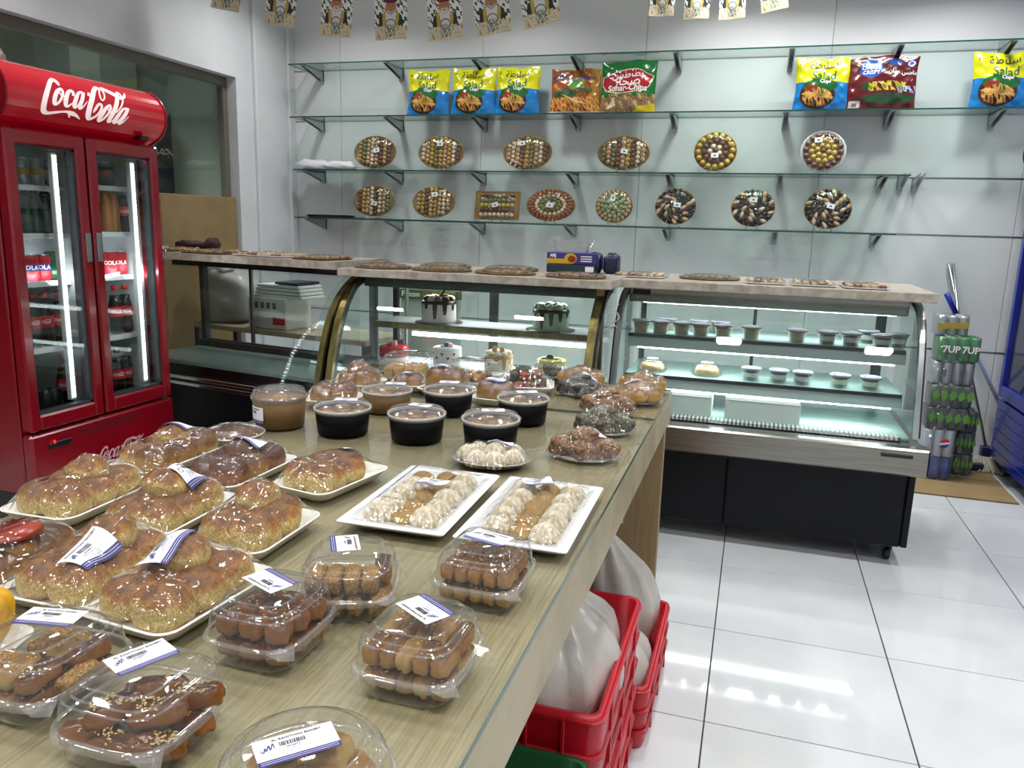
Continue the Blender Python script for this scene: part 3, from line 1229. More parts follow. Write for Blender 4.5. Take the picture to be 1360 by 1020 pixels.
for s, (xa, xb) in enumerate(((x0, x0 + .022), (x1 - .02, x1 + .002))):
    b = MB()
    profile_strip(b, [(y - .004, z) for y, z in G3], xa, xb, .022)
    wbuild(b, 'side_frame', 'aluminium', C3)
    b = MB()
    profile_strip(b, [(y + .02, z) for y, z in G3], xa - (.0 if s else .012), xb + (.012 if s else 0), .02)
    wbuild(b, 'frame_seal', 'black', C3)
    b = MB()
    xm = (xa + xb) / 2
    b.prism([(y + .02, z) for y, z in G3] + [(4.58, 1.17), (4.58, .56)], xm - .003, xm + .003, 0)
    wbuild(b, 'side_glass', 'case_glass', C3)
b = MB()
b.bbox(x0 + .03, 4.15, 1.1, x1 - .05, 4.6, 1.19, .004)
wbuild(b, 'canopy', 'steel', C3)
b = MB()
b.bbox(x0 + .05, 4.135, 1.14, x0 + .14, 4.15, 1.165, .003)
wbuild(b, 'temperature_display', 'black', C3)
for (z, yf, kk) in ((1.1, 4.2, 0), (.945, 4.06, 1), (.74, 4.02, 1)):
    xa, xb = x0 + .05, x1 - .055
    if kk:
        b = MB()
        b.box(xa, yf, z - .008, xb, 4.5, z)
        wbuild(b, 'shelf_plate', 'deck_aqua', C3)
        b = MB()
        b.box(xa, yf - .004, z - .016, xb, yf, z + .001)
        wbuild(b, 'shelf_edge', 'black_matte', C3)
        b = MB()
        b.bbox(xa - .005, yf + .006, z - .07, xb + .005, yf + .05, z - .016, .004)
        wbuild(b, 'lamp_housing', 'rail_grey', C3)
        zl, yl = z - .071, yf + .012
    else:
        zl, yl = z - .001, yf
    b = MB()
    b.box(xa + .05, yl, zl - .006, xb - .04, yl + .014, zl)
    wbuild(b, 'lamp_tube', 'led', C3)
    area('case_lamp', ((xa + xb) / 2, yl + .03, zl - .012), xb - xa - .12, 3.2, (.93, .99, 1), 'RECTANGLE', .03)
for px, wd in ((855, .03), (1003, .018), (1171, .05)):
    q = ony(px, 420, 4.58)
    b = MB()
    b.bbox(q.x - wd / 2, 4.56, .56, q.x + wd / 2, 4.585, 1.1, .004)
    wbuild(b, 'door_post', 'dark_aluminium', C3)
b = MB()
b.box(x0 + .03, 4.57, .56, x1 - .05, 4.574, 1.1)
wbuild(b, 'sliding_glass', 'case_glass', C3)
b = MB()
st = [[(math.cos(a) * (.006 + .0016 * a) * 1.6, math.sin(a) * (.006 + .0016 * a) * 1.8, .0022) for a in np.linspace(s0, s0 + 9, 22)] for s0 in (0,)]
ribbon(b, st + [[(.03, -.05, .001), (.0, -.03, .003), (.035, 0, .002), (.01, .04, .003), (.03, .07, .001)], [(-.04, -.06, .001), (-.01, -.045, .003), (-.035, -.01, .002), (-.03, .03, .002), (-.005, .055, .001)]])
q = ony(806, 420, 3.93)
b.V = [(x0 - .012 + v[0] * .9 + .006, 3.9, q.z + v[1]) for v in b.V]
wbuild(b, 'flower_decal', 'white_print', C3)
for (px, x, y) in ((0, .69, 3.8), (0, -.58, 3.8), (0, .69, 4.4), (0, -.58, 4.4)):
    b = MB()
    b.lathe([(.0001, -.014), (.028, -.014), (.034, -.008), (.034, .008), (.028, .014), (.0001, .014)], 18)
    b.V = [(x + v[2], y + v[0], .034 + v[1]) for v in b.V]
    b.box(x - .02, y - .012, .05, x + .02, y + .03, .1)
    wbuild(b, 'caster', 'black', C3)

# ---- middle case (gold trim, cakes)
C2 = thing('display_case', 'gold-trimmed curved-glass cake case in the middle of the row', 'display case', (-1.36, 3.9, 0))
x0, x1 = -2.06, -.69
G2 = smooth_prof([(3.46, .58), (3.49, .7), (3.53, .83), (3.58, .95), (3.65, 1.06), (3.75, 1.15), (3.9, 1.195)])
b = MB()
b.bbox(x0, 3.46, .06, x1, 4.25, .5, .006)
wbuild(b, 'base_cabinet', 'black', C2)
b = MB()
b.bbox(x0, 3.43, .5, x1, 4.25, .58, .008)
wbuild(b, 'front_rail', 'gold_trim', C2)
b = MB()
profile_strip(b, G2, x0 + .03, x1 - .02, .006)
wbuild(b, 'front_glass', 'case_glass', C2)
for s, (xa, xb) in enumerate(((x0, x0 + .035), (x1 - .04, x1))):
    b = MB()
    profile_strip(b, [(y - .006, z) for y, z in G2], xa, xb, .02)
    if s:
        b.bbox(xa, 3.75, .58, xb, 3.78, 1.19, .003)
    wbuild(b, 'side_trim', 'gold_trim', C2)
    b = MB()
    profile_strip(b, [(y + .014, z) for y, z in G2], xa - (.012 if s == 0 else 0), xb + (.012 if s else 0), .03)
    wbuild(b, 'trim_seal', 'black', C2)
    b = MB()
    xm = (xa + xb) / 2
    b.prism([(y + .02, z) for y, z in G2] + [(4.22, 1.195), (4.22, .58)], xm - .003, xm + .003, 0)
    wbuild(b, 'side_glass', 'case_glass', C2)
b = MB()
b.box(x0 + .02, 3.5, .58, x1 - .02, 4.22, .59)
wbuild(b, 'deck', 'case_deck', C2)
b = MB()
b.bbox(x0 + .03, 3.85, 1.13, x1 - .03, 4.24, 1.2, .004)
wbuild(b, 'canopy', 'dark_aluminium', C2)
for (z, yf, lamp) in ((.935, 3.9, 1), (.7, 3.86, 1), (1.13, 3.9, 0)):
    xa, xb = x0 + .06, x1 - .045
    if z < 1:
        b = MB()
        b.box(xa, yf, z - .012, xb, 4.19, z)
        wbuild(b, 'shelf_plate', 'shelf_white', C2)
        b = MB()
        b.bbox(xa - .004, yf - .014, z - .03, xb + .004, yf, z + .003, .003)
        wbuild(b, 'shelf_rail', 'gold_trim', C2)
    zl = z - (.09 if z < 1 else .002)
    b = MB()
    b.bbox(xa + .16, yf + .16, zl, xb - .01, yf + .18, zl + .022, .002)
    wbuild(b, 'lamp_tube', 'led', C2)
    area('case_lamp', ((xa + xb) / 2, yf + .17, zl - .006), xb - xa - .3, 2.4, (1, .99, .97), 'RECTANGLE', .03)
for px, wd, m_ in ((497, .05, 'dark_aluminium'), (527, .035, 'black'), (541, .016, 'aluminium'), (657, .05, 'black')):
    q = ony(px, 400, 4.22)
    b = MB()
    b.bbox(q.x - wd / 2, 4.2, .59, q.x + wd / 2, 4.225, 1.13, .003)
    wbuild(b, 'door_post', m_, C2)
b = MB()
b.box(x0 + .035, 4.205, .59, x1 - .045, 4.209, 1.13)
wbuild(b, 'sliding_glass', 'case_glass', C2)

# ---- left case (turned a little)
A1 = math.radians(-9.5)
C1 = thing('display_case', 'dark empty curved-glass case beside the red cooler', 'display case', (-2.09, 3.46, 0), A1)
L1 = 1.42
G1 = smooth_prof([(0, .6), (.03, .72), (.07, .86), (.12, .98), (.2, 1.09), (.32, 1.175), (.46, 1.22)])
b = MB()
b.prism([(-L1, .03), (-.01, .03), (-.105, .6), (-L1, .6)], .06, .53, 2)
b.build('base_cabinet', 'black', C1)
for z0_, d in ((.57, -.02), (.532, -.01)):
    b = MB()
    b.bbox(-L1, d, z0_, 0, .1, z0_ + .022, .004)
    b.build('chrome_strip', 'chrome', C1)
b = MB()
b.prism([(-L1, 0), (0, 0), (-.1, .6), (-L1, .6)], .53, .6, 2)
b.build('front_rail', 'black', C1)
b = MB()
profile_strip(b, G1, -L1 + .01, -.03, .006)
b.build('front_glass', 'case_glass', C1)
b = MB()
profile_strip(b, [(y - .006, z) for y, z in G1], -.035, 0, .016)
b.build('side_trim', 'gold_trim', C1)
b = MB()
profile_strip(b, [(y + .01, z) for y, z in G1], -.03, .0, .03)
b.build('trim_seal', 'black', C1)
b = MB()
b.prism([(y + .02, z) for y, z in G1] + [(.47, 1.2), (.47, .6)], -.1, -.094, 0)
b.build('side_glass', 'case_glass', C1)
b = MB()
b.prism([(-L1 + .02, .05), (-.04, .05), (-.115, .5), (-L1 + .02, .5)], .64, .66, 2)
b.build('deck', mat('deck_grey', '#7f908c', rough=.25), C1)
for yy in (.5, .56):
    b = MB()
    b.bbox(-L1 + .02, yy, .66, -.13, yy + .02, .7, .003)
    b.build('door_track', 'dark_aluminium', C1)
b = MB()
b.prism([(-L1, .34), (-.08, .34), (-.12, .6), (-L1, .6)], 1.18, 1.225, 2)
b.build('canopy', 'black', C1)
b = MB()
b.bbox(-L1, .54, .6, -L1 + .04, .58, 1.18, .003)
b.build('door_post', 'dark_aluminium', C1)

# ---- marble counter slabs
t = thing('marble_slab', 'speckled beige marble slab lying on the right steel case', 'countertop', (.08, 4.2, 1.19))
b = MB()
b.bbox(-.755, -.32, .0, .70, .38, .042, .003)
b.build('slab', 'marble', t)
t = thing('marble_slab', 'speckled beige marble slab lying on the middle gold-trimmed case', 'countertop', (-1.34, 3.9, 1.198))
b = MB()
b.bbox(-.7, -.32, .0, .71, .36, .04, .003)
b.build('slab', 'marble', t)
t = thing('marble_slab', 'speckled beige marble slab lying on the dark left case', 'countertop', (-2.07, 3.58, 1.227), A1)
b = MB()
b.prism([(-1.5, 0), (.02, 0), (-.064, .5), (-1.5, .5)], 0, .04, 2)
b.build('slab', 'marble', t)
SLZ = 1.24
# ================================================================== sales table
TZ = .9
TX0, TX1, TY0, TY1 = -1.36, -.262, -.35, 2.915
table = thing('display_table', 'long pale wood table covered with sheets of glass and packed pastries', 'table', ((TX0 + TX1) / 2, (TY0 + TY1) / 2, 0))
b = MB()
b.bbox(TX0 + .02, TY0 + .02, .845, TX1 - .02, TY1 - .02, .893, .003)
wbuild(b, 'tabletop', 'wood_laminate', table)
for nm, q in (('apron', (TX1 - .022, TY0, TX1, TY1)), ('apron', (TX0, TY0, TX0 + .022, TY1))):
    b = MB()
    b.bbox(q[0], q[1], .772, q[2], q[3], .8925, .002)
    wbuild(b, nm, 'wood_laminate', table)
for q in ((TY1 - .024, TY1), (TY0, TY0 + .024)):
    b = MB()
    b.bbox(TX0 + .022, q[0], .772, TX1 - .022, q[1], .8925, .002)
    wbuild(b, 'apron', 'wood_laminate', table)
    b = MB()
    yy = q[0] - .012 if q[0] > 1 else q[0]
    b.bbox(TX0 + .02, yy, 0, TX1 - .012, yy + .034, .772, .003)
    wbuild(b, 'leg_panel', 'wood_upright', table)
b = MB()
b.bbox(TX0 + .03, TY0 + .03, 0, TX0 + .05, TY1 - .05, .772, .003)
wbuild(b, 'side_panel', 'wood_upright', table)
for ya, yb in ((TY0, 2.395), (2.399, TY1)):
    b = MB()
    b.box(TX0, ya, .8935, TX1, yb, .9)
    wbuild(b, 'glass_sheet', 'table_glass', table)
    b = MB()
    b.box(TX1, ya, .8932, TX1 + .0012, yb, .9003)
    b.box(TX0 - .0012, ya, .8932, TX0, yb, .9003)
    e = ya if ya > 1 else yb
    b.box(TX0, e - .0006, .8932, TX1, e + .0006, .9)
    wbuild(b, 'glass_edge', 'glass_edge_light', table)

# ================================================================== food materials
crust('bun_crust', '#d3bd7c', '#9a6626', '#5c3710', True, .2, .66)
crust('bun_dark', '#936036', '#5e3318', '#3f2110', True, -.05, .5)
crust('bun_glazed', '#a67d40', '#6f451b', '#462a0d', False, .0, .6, .3)
crust('ring_bread', '#b6934f', '#936b2e', '#66461b', False, .0, .6, .32)
crust('cookie_tan', '#c0a264', '#a07b3c', '#7e5a25', False, .0, .7)
crust('bar_orange', '#a97b36', '#80501c', '#50300d', False, .0, .6, .4)
crust('bar_brown', '#94602c', '#713f18', '#45240d', False, .0, .6, .25)
mat('sesame_bar', '#a9803f', '#7b5524', rough=.6, scale=260, bump=.8, lo=.4, hi=.6)
mat('sesame', '#dcc188', '#caa868', rough=.5, scale=60)
mat('sugar_white', '#e6dfcf', '#c6b490', rough=.7, scale=110, bump=.5, lo=.4, hi=.62)
mat('china', '#e6e8ec', rough=.12, coat=.3)
mat('paper_plate', '#dedcd4', rough=.7)
mat('kraft', '#775a30', '#6d512a', rough=.6, scale=12)
mat('black_paper', '#060608', rough=.5, spec=.12)
mat('rim_white', '#e2ded4', rough=.5)
mat('foil', '#cfccc4', rough=.3, metal=.85)
mat('seed_mix', '#5d5333', '#262118', rough=.5, scale=160, bump=.8, lo=.42, hi=.58)
mat('nut_mix', '#8a6038', '#4d3119', rough=.5, scale=120, bump=.9, lo=.4, hi=.6)
mat('dark_seed', '#33302c', '#161412', rough=.45, scale=200, bump=.8)
mat('basbousa', '#a8782a', '#7c5018', rough=.4, scale=90, bump=.4)
mat('almond', '#dcb98a', '#c69d68', rough=.5, scale=40)
mat('green_seed', '#7f8a3f', '#57642c', rough=.5, scale=90)
mat('pink_cream', '#d79aa5', '#e6c3c6', rough=.4, scale=60)
mat('choc', '#2a150d', '#3a1d10', rough=.3, scale=40)
mat('yellow_cake', '#d9a514', '#c48d0a', rough=.55, scale=60, bump=.5)
mat('red_jam', '#9c3a1f', '#7a2412', rough=.25, scale=40)

# ================================================================== price labels
LABM = ['label_white', 'navy_ink', 'black_ink', 'grey_ink']


def patch(mb, x0, y0, x1, y1, m, z, n=1, k=1):
    V = [(x0 + (x1 - x0) * i / n, y0 + (y1 - y0) * j / k, z) for j in range(k + 1) for i in range(n + 1)]
    mb.add(V, [(j * (n + 1) + i, j * (n + 1) + i + 1, (j + 1) * (n + 1) + i + 1, (j + 1) * (n + 1) + i) for j in range(k) for i in range(n)], m, True)


LABC = {}


def label_mb(w, h, fine):
    key = (w, h, fine)
    if key in LABC:
        return LABC[key]
    b = MB()
    patch(b, -w / 2, -h / 2, w / 2, h / 2, 0, 0, 10, 6)
    patch(b, -w / 2, -h / 2, w / 2, -h * .3, 1, .0002, 10, 2)
    for q in (-.44, -.375):
        patch(b, -w * .47, h * q, w * .47, h * (q + .012), 0, .0004, 10)
    rnd = random.Random(3)
    x = -w * .2
    while x < w * .12:
        ww = rnd.choice((.006, .01, .016)) * w
        patch(b, x, h * .08, x + ww, h * .24, 2, .0003)
        x += ww + rnd.choice((.006, .01)) * w
    if fine:
        b.merge(textmb('AL RAWTHAH BAKERY', h * .115, bold=h * .003), lambda v: (v[0] + w * .04, v[1] + h * .36, .0003), 2)
        b.merge(textmb('2010077', h * .09, bold=h * .002), lambda v: (v[0] - w * .04, v[1] + h * .01, .0003), 2)
        for k, s in enumerate(('Sweets Biscuits', 'Prod. 27/11/2023', 'Exp. 27/12/2023')):
            b.merge(textmb(s, h * .075), lambda v: (v[0] - w * .06, v[1] - h * (.07 + .085 * k), .0003), 3)
        ribbon(b, [[(-.43 * w, .1 * h, .004 * w), (-.4 * w, -.02 * h, .006 * w), (-.37 * w, .13 * h, .008 * w), (-.36 * w, .02 * h, .006 * w), (-.32 * w, .2 * h, .008 * w), (-.31 * w, .03 * h, .006 * w), (-.27 * w, .24 * h, .007 * w), (-.26 * w, .06 * h, .005 * w)]], 1)
    else:
        for k in range(4):
            patch(b, -w * .2, h * (-.05 - .07 * k), w * (.05 + .05 * (k % 2)), h * (-.03 - .07 * k), 3, .0003)
        patch(b, -w * .25, h * .32, w * .3, h * .38, 2, .0003, 4)
        patch(b, -w * .42, -h * .02, -w * .28, h * .18, 3, .0003)
        patch(b, -w * .39, h * .02, -w * .31, h * .14, 0, .0004)
    b.V = [(v[0], v[1], .0008 if v[2] == 0 and i > 76 else v[2]) for i, v in enumerate(b.V)]
    LABC[key] = b
    return b


def put_label(parent, w, h, cx, cy, ang, hf, eps=.0022, fine=False, name='price_label'):
    src = label_mb(w, h, fine)
    b = MB()
    c, s = math.cos(ang), math.sin(ang)

    def fn(v):
        x, y = cx + v[0] * c - v[1] * s, cy + v[0] * s + v[1] * c
        return (x, y, hf(x, y) + v[2] + eps)
    b.merge(src, fn)
    return b.build(name, LABM, parent)


# ================================================================== stretched film (a membrane resting on what it covers)
def membrane(w, d, rim, bumps, p=5., n=44, it=260):
    xs = np.linspace(-w / 2, w / 2, n)
    ys = np.linspace(-d / 2, d / 2, n)
    X, Y = np.meshgrid(xs, ys)
    ob = np.full(X.shape, -1.)
    for (cx, cy, cz, rx, ry, rz) in bumps:
        q = 1 - ((X - cx) / rx) ** 2 - ((Y - cy) / ry) ** 2
        ob = np.maximum(ob, np.where(q > 0, cz + rz * np.sqrt(np.clip(q, 0, 1)) + .002, -1.))
    inside = (np.abs(2 * X / w) ** p + np.abs(2 * Y / d) ** p) < .9
    h = np.where(inside, np.maximum(ob, rim), rim)
    for _ in range(it):
        a = h.copy()
        a[1:-1, 1:-1] = .25 * (h[:-2, 1:-1] + h[2:, 1:-1] + h[1:-1, :-2] + h[1:-1, 2:])
        h = np.where(inside, np.maximum(a, ob), rim)

    def f(x, y):
        i = min(max((x / w + .5) * (n - 1), 0), n - 1.001)
        j = min(max((y / d + .5) * (n - 1), 0), n - 1.001)
        a, c = int(i), int(j)
        u, v = i - a, j - c
        return float((h[c, a] * (1 - u) + h[c, a + 1] * u) * (1 - v) + (h[c + 1, a] * (1 - u) + h[c + 1, a + 1] * u) * v)
    return f


def film_mesh(parent, ringf, f, m='film', K=16, wr=.0013, seed=0, name='cling_film', eps=.0012):
    b = MB()
    R = []
    for k in range(K + 1):
        s = 1 - k / K if k < K else .012
        ring = []
        for j, (x, y, z) in enumerate(ringf):
            x, y = x * s, y * s
            a = math.atan2(y, x)
            ww = wr * (math.sin(9 * a + seed) * math.sin(23 * s * 3 + 5 * a + seed) + math.sin(31 * a + 2 * seed) * s) if 0 < k else 0
            ring.append((x, y, f(x, y) + eps + abs(ww)))
        R.append(ring)
    b.rings(R, 0, True, False, True)
    return b.build(name, m, parent)


# ================================================================== foam trays of buns under film
def tray_mesh(w, d, hgt=.024, r=.03):
    b = MB()
    R = [rr(w - .05, d - .05, r * .7, .0), rr(w - .04, d - .04, r * .8, .001), rr(w - .008, d - .008, r, hgt - .004), rr(w, d, r, hgt - .001), rr(w, d, r, hgt), rr(w - .006, d - .006, r, hgt + .001), rr(w - .016, d - .016, r * .9, hgt - .002), rr(w - .046, d - .046, r * .7, .007), rr(w - .06, d - .06, r * .6, .006)]
    b.rings(R, 0, True, True, True)
    return b


BUNS = {}


def bun_mesh(m, r, seed, p=.92, noise=.05):
    key = (m, r, seed)
    if key not in BUNS:
        b = MB()
        b.blob((0, 0, 0), r, 22, 13, p, noise, seed, -r[2] * .8)
        BUNS[key] = b.mesh('bun', m)
    return BUNS[key]


def corners(FL, FR, BR, z):
    a, c, e = onz(*FL, z), onz(*FR, z), onz(*BR, z)
    ctr = (a + e) / 2
    w_ = (c - a).length
    d_ = (e - c).length
    v1 = (c - a)
    v2 = (e - c)
    ang = (math.atan2(v1.y, v1.x) + math.atan2(v2.y, v2.x) - PI / 2) / 2
    return ctr, w_, d_, ang


def bun_tray(label, geo, layout, crust_m, lab=None, r=(.04, .043, .033), name='bun_tray', filmed=True, group='wrapped bun trays', pname='bun', extra=None, hgt=.024):
    ctr, w_, d_, ang = geo
    t = thing(name, label, 'bun tray', (ctr.x, ctr.y, TZ + .0004), ang, group)
    tray_mesh(w_, d_, hgt).build('tray', 'foam', t)
    bumps = []
    for i, (u, v, lev, sc) in enumerate(layout):
        x, y = u * (w_ / 2 - .024), v * (d_ / 2 - .026) - .004
        z = .0065 + r[2] * .8 * sc + lev * r[2] * 1.15
        rs = [q * sc for q in r]
        m_ = crust_m if isinstance(crust_m, str) else crust_m[i % len(crust_m)]
        o = link(pname, bun_mesh(m_, r, i % 4), t, (x, y, z), (0, 0, i * 1.3))
        o.scale = (sc, sc, sc)
        bumps.append((x, y, z, rs[0] * 1.06, rs[1] * 1.06, rs[2] * 1.06))
    if extra:
        bumps += extra(t, w_, d_) or []
    f = membrane(w_, d_, hgt + .001, bumps)
    if filmed:
        film_mesh(t, rr(w_ - .004, d_ - .004, .03, 0, 10), f, seed=len(label))
    if lab:
        put_label(t, lab[3] if len(lab) > 3 else .072, lab[4] if len(lab) > 4 else .05, lab[0] * w_ / 2, lab[1] * d_ / 2, lab[2], f, fine=len(lab) > 5)
    return t


Z25 = TZ + .024
G23 = [(-.5, -.62, 0, 1), (.5, -.66, 0, 1.05), (-.52, .02, 0, 1.03), (.52, .0, 0, 1), (-.48, .64, 0, 1), (.5, .62, 0, 1.04)]
G22 = [(-.5, -.55, 0, 1.12), (.5, -.55, 0, 1.1), (-.48, .2, 0, 1.08), (.5, .22, 0, 1.1), (.1, .68, 0, 1.05)]
bun_tray('nearest white foam tray of browned buns with a large price label, beside the clear boxes', corners((113, 812), (222, 858), (357, 757), Z25), G23 + [(-.2, .25, 1, .95)], 'bun_crust', (-.28, -.02, .62 - .5 + PI * .52, .078, .055, 1))
bun_tray('white foam tray of browned buns just left of the nearest labelled tray', corners((2, 785), (112, 820), (243, 727), Z25), G23 + [(.1, .3, 1, .95)], 'bun_crust', (.35, -.35, PI * .52, .078, .055, 1))
bun_tray('white foam tray of five pale-sided unlabelled buns, right end of the middle row', corners((247, 722), (345, 740), (430, 680), Z25), G22 + [(-.3, .3, 1, 1)], 'bun_crust')
bun_tray('white foam tray of buns with a tilted label, in the middle of the tray rows', corners((127, 698), (218, 718), (313, 657), Z25), G23 + [(-.1, .1, 1, 1.05)], 'bun_crust', (.3, .25, PI * .55, .066, .045))
bun_tray('white foam tray of buns at the table edge in front of the red cooler panel', corners((8, 676), (93, 697), (202, 637), Z25), G23 + [(.0, .2, .9, .95)], 'bun_crust')
bun_tray('white foam tray of dark chocolate-brown buns with a label on top', corners((240, 637), (312, 652), (392, 606), Z25), G23 + [(-.1, .1, .7, .9)], ['bun_dark', 'bun_dark', 'bun_dark', 'bun_glazed'], (.05, .2, .12, .07, .045))
bun_tray('white foam tray of browned buns in front of the script on the red cooler', corners((146, 620), (207, 633), (302, 588), Z25), G23 + [(-.2, .2, .7, .95)], ['bun_crust', 'bun_glazed'], (-.2, .25, .2, .07, .045))
bun_tray('white foam tray of glossy browned buns beside the square white plate', corners((364, 642), (432, 663), (512, 620), Z25), [(-.5, -.5, 0, 1.1), (.4, -.5, 0, 1.1), (-.5, .15, 0, 1.1), (.4, .2, 0, 1.1), (-.2, .65, 0, 1)], 'bun_crust', (-.45, .75, PI * .9, .066, .045), r=(.042, .045, .031))


def world_geo(FR, BR, w_, z):
    c, e = onz(*FR, z), onz(*BR, z)
    v = (e - c)
    ang = math.atan2(v.y, v.x) - PI / 2
    ctr = (c + e) / 2 + Vector((-math.cos(ang), -math.sin(ang), 0)) * (w_ / 2)
    return ctr, w_, v.length, ang


def jam(t, w_, d_):
    b = MB()
    b.blob((.035, -.01, .075), (.034, .05, .008), 18, 8, 1, .1, 2)
    b.build('jam_topping', 'red_jam', t)
    return [(.035, -.01, .075, .035, .05, .01)]


bun_tray('white foam tray of smooth brown rolls with red jam topping at the left table edge', world_geo((6, 787), (131, 712), .178, Z25), [(.4, -.55, 0, 1), (-.4, -.5, 0, 1), (.45, .1, 0, 1.05), (-.45, .1, 0, 1), (.35, .65, 0, 1.05), (-.4, .65, 0, 1), (.4, -.15, .8, .8)], 'bun_glazed', r=(.04, .05, .03), extra=jam)
bun_tray('corner of a white foam tray of pale buns cut off at the left edge', world_geo((-62, 742), (23, 696), .178, Z25), G23, 'bun_crust')


def ycake(t, w_, d_):
    b = MB()
    b.blob((-.005, .02, .04), (.045, .06, .036), 20, 11, .6, .05, 3, .008)
    b.build('cake', 'yellow_cake', t)
    return [(-.005, .02, .04, .05, .065, .04)]


bun_tray('white foam tray holding a bright yellow cake at the left edge', world_geo((-8, 885), (58, 830), .16, Z25), [], 'bun_crust', extra=ycake)


def at_geo(px, py, z, w_, d_, ang=0.):
    return onz(px, py, z), w_, d_, ang


LB = (-.02, .15, .3, .06, .042)
bun_tray('white foam tray of shiny brown buns at the far left behind the kraft tub', at_geo(444, 524, TZ + .03, .17, .16, .25), [(-.5, -.5, 0, 1), (.5, -.4, 0, 1), (-.4, .5, 0, 1), (.5, .5, 0, 1)], 'bun_glazed', r=(.037, .04, .034))
bun_tray('white foam tray of shiny brown buns in the far left corner of the table', at_geo(478, 504, TZ + .03, .17, .16, .2), [(-.5, -.5, 0, 1), (.5, -.4, 0, 1.1), (-.4, .5, 0, 1), (.5, .5, 0, 1), (0, 0, .8, 1)], 'bun_glazed', r=(.037, .04, .034))
bun_tray('white foam tray of brown buns with a curled label, below the pink-iced cake box', at_geo(545, 507, TZ + .025, .14, .15, .2), [(-.5, -.5, 0, 1), (.5, -.4, 0, 1), (-.4, .5, 0, .95), (.5, .5, 0, 1)], 'bun_glazed', (-.4, .2, .3, .06, .042), r=(.03, .033, .026))
bun_tray('white foam tray of one tall golden loaf with a label, behind the second black tub', at_geo(593, 514, TZ + .025, .18, .14, -.1), [(-.25, 0, 0, 1.25), (.3, .1, 0, 1.2)], 'bun_glazed', (-.3, -.05, .1, .05, .036), r=(.045, .04, .04))
bun_tray('white foam tray of golden loaf with square label, between two rear black tubs', at_geo(660, 526, TZ + .025, .16, .12, -.05), [(-.3, 0, 0, 1.2), (.35, .0, 0, 1.15)], 'bun_glazed', (0, -.1, .0, .062, .045), r=(.042, .04, .034))

# ================================================================== lidded paper tubs


def tub(label, px, py, paper, r=.079, h=.071, fill=('basbousa', 'almond'), lab=(0, .02, .2), side=False, dome=.012):
    q = onz(px, py, TZ + h)
    t = thing('pastry_tub', label, 'tub', (q.x, q.y, TZ + .0004), 0, 'lidded tubs of pastry')
    b = MB()
    b.lathe([(.0001, .003), (r * .84, .003), (r * .85, 0), (r * .87, 0), (r * .96, h - .006), (r * .945, h - .006), (r * .84, .006), (.0001, .006)], 36)
    b.build('bowl', paper, t)
    b = MB()
    b.lathe([(r * .955, h - .007), (r * .985, h - .006), (r, h - .002), (r * .99, h + .001), (r * .955, h)], 36)
    b.build('rim', 'rim_white' if paper != 'kraft' or not side else 'kraft', t)
    b = MB()
    b.lathe([(r * 1.02, h - .01), (r * 1.025, h + .003), (r * .97, h + .004), (r * .9, h + dome), (r * .5, h + dome + .003), (.0001, h + dome + .003)], 36)
    b.build('lid', 'lid_frost', t)
    b = MB()
    b.lathe([(r * .93, h - .02), (r * .8, h - .016), (.0001, h - .012)], 24)
    b.build('filling', fill[0], t)
    rnd = random.Random(int(px))
    for i in range(7):
        a = i * 2 * PI / 6
        rad = .6 * r if i < 6 else 0
        m_ = bun_mesh('bar_orange' if i % 2 else fill[0], (.02, .018, .012), i % 3)
        link('pastry', m_, t, (rad * math.cos(a), rad * math.sin(a), h - .015), (0, 0, rnd.uniform(0, 3))).scale = (1.15, 1.2, .9)
    if side:
        b = MB()
        R = r * .93
        b.merge(label_mb(.07, .046, False), lambda v: ((R + .002 + v[2]) * math.cos(-2.12 + v[0] / R), (R + .002 + v[2]) * math.sin(-2.12 + v[0] / R), h * .46 + v[1]))
        b.build('price_label', LABM, t)
    if lab:
        put_label(t, .062, .042, lab[0], lab[1], lab[2], lambda x, y: h + dome + .003, .0008)
    return t


tub('black paper tub of pastry, first from the left in the front row of three', 455, 540, 'black_paper', lab=(.0, .02, .3))
tub('black paper tub of pastry, middle one of the front row of three', 553.5, 548, 'black_paper', lab=(.0, .02, -.1))
tub('black paper tub of pastry behind the oval plate of white cookies', 652, 555, 'black_paper', lab=(-.0, .02, .4))
tub('black paper tub of pastry in the rear row, behind the middle front tub', 596, 517, 'black_paper', lab=(-.01, .03, .2))
tub('black paper tub of pastry in the rear row, nearest the seeded breads', 695, 528, 'black_paper', lab=(.01, .01, .5))
tub('short brown kraft tub of pastry with its label on the clear lid', 514, 517, 'kraft', lab=(0.02, .02, .3), h=.064)
tub('tall brown kraft tub with a label hanging on its side', 371, 525, 'kraft', r=.077, h=.085, lab=None, side=True, fill=('cookie_tan', 'almond'), dome=.02)

# foil pie
q = onz(308.5, 574, TZ + .034)
t = thing('foil_pie', 'round crumb pie in a crimped foil dish at the table edge', 'pie', (q.x, q.y, TZ + .0004))
b = MB()
b.lathe([(.0001, .001), (.062, .001), (.064, 0), (.0775, .031), (.0815, .032), (.082, .034), (.078, .035), (.074, .031), (.062, .004), (.0001, .004)], 120, rib=.012, ribn=40)
b.build('foil_dish', 'foil', t)
b = MB()
b.lathe([(.072, .026), (.062, .037), (.04, .045), (.0001, .049)], 40)
b.build('crumb_top', 'bun_glazed', t)
f = membrane(.156, .156, .035, [(0, 0, .024, .074, .074, .027)], 2.)
film_mesh(t, [(.078 * math.cos(a), .078 * math.sin(a), 0) for a in np.linspace(0, 2 * PI, 48, endpoint=False)], f, seed=4)
put_label(t, .05, .022, -.01, .045, .1, f)
put_label(t, .025, .018, -.03, .01, .3, f)

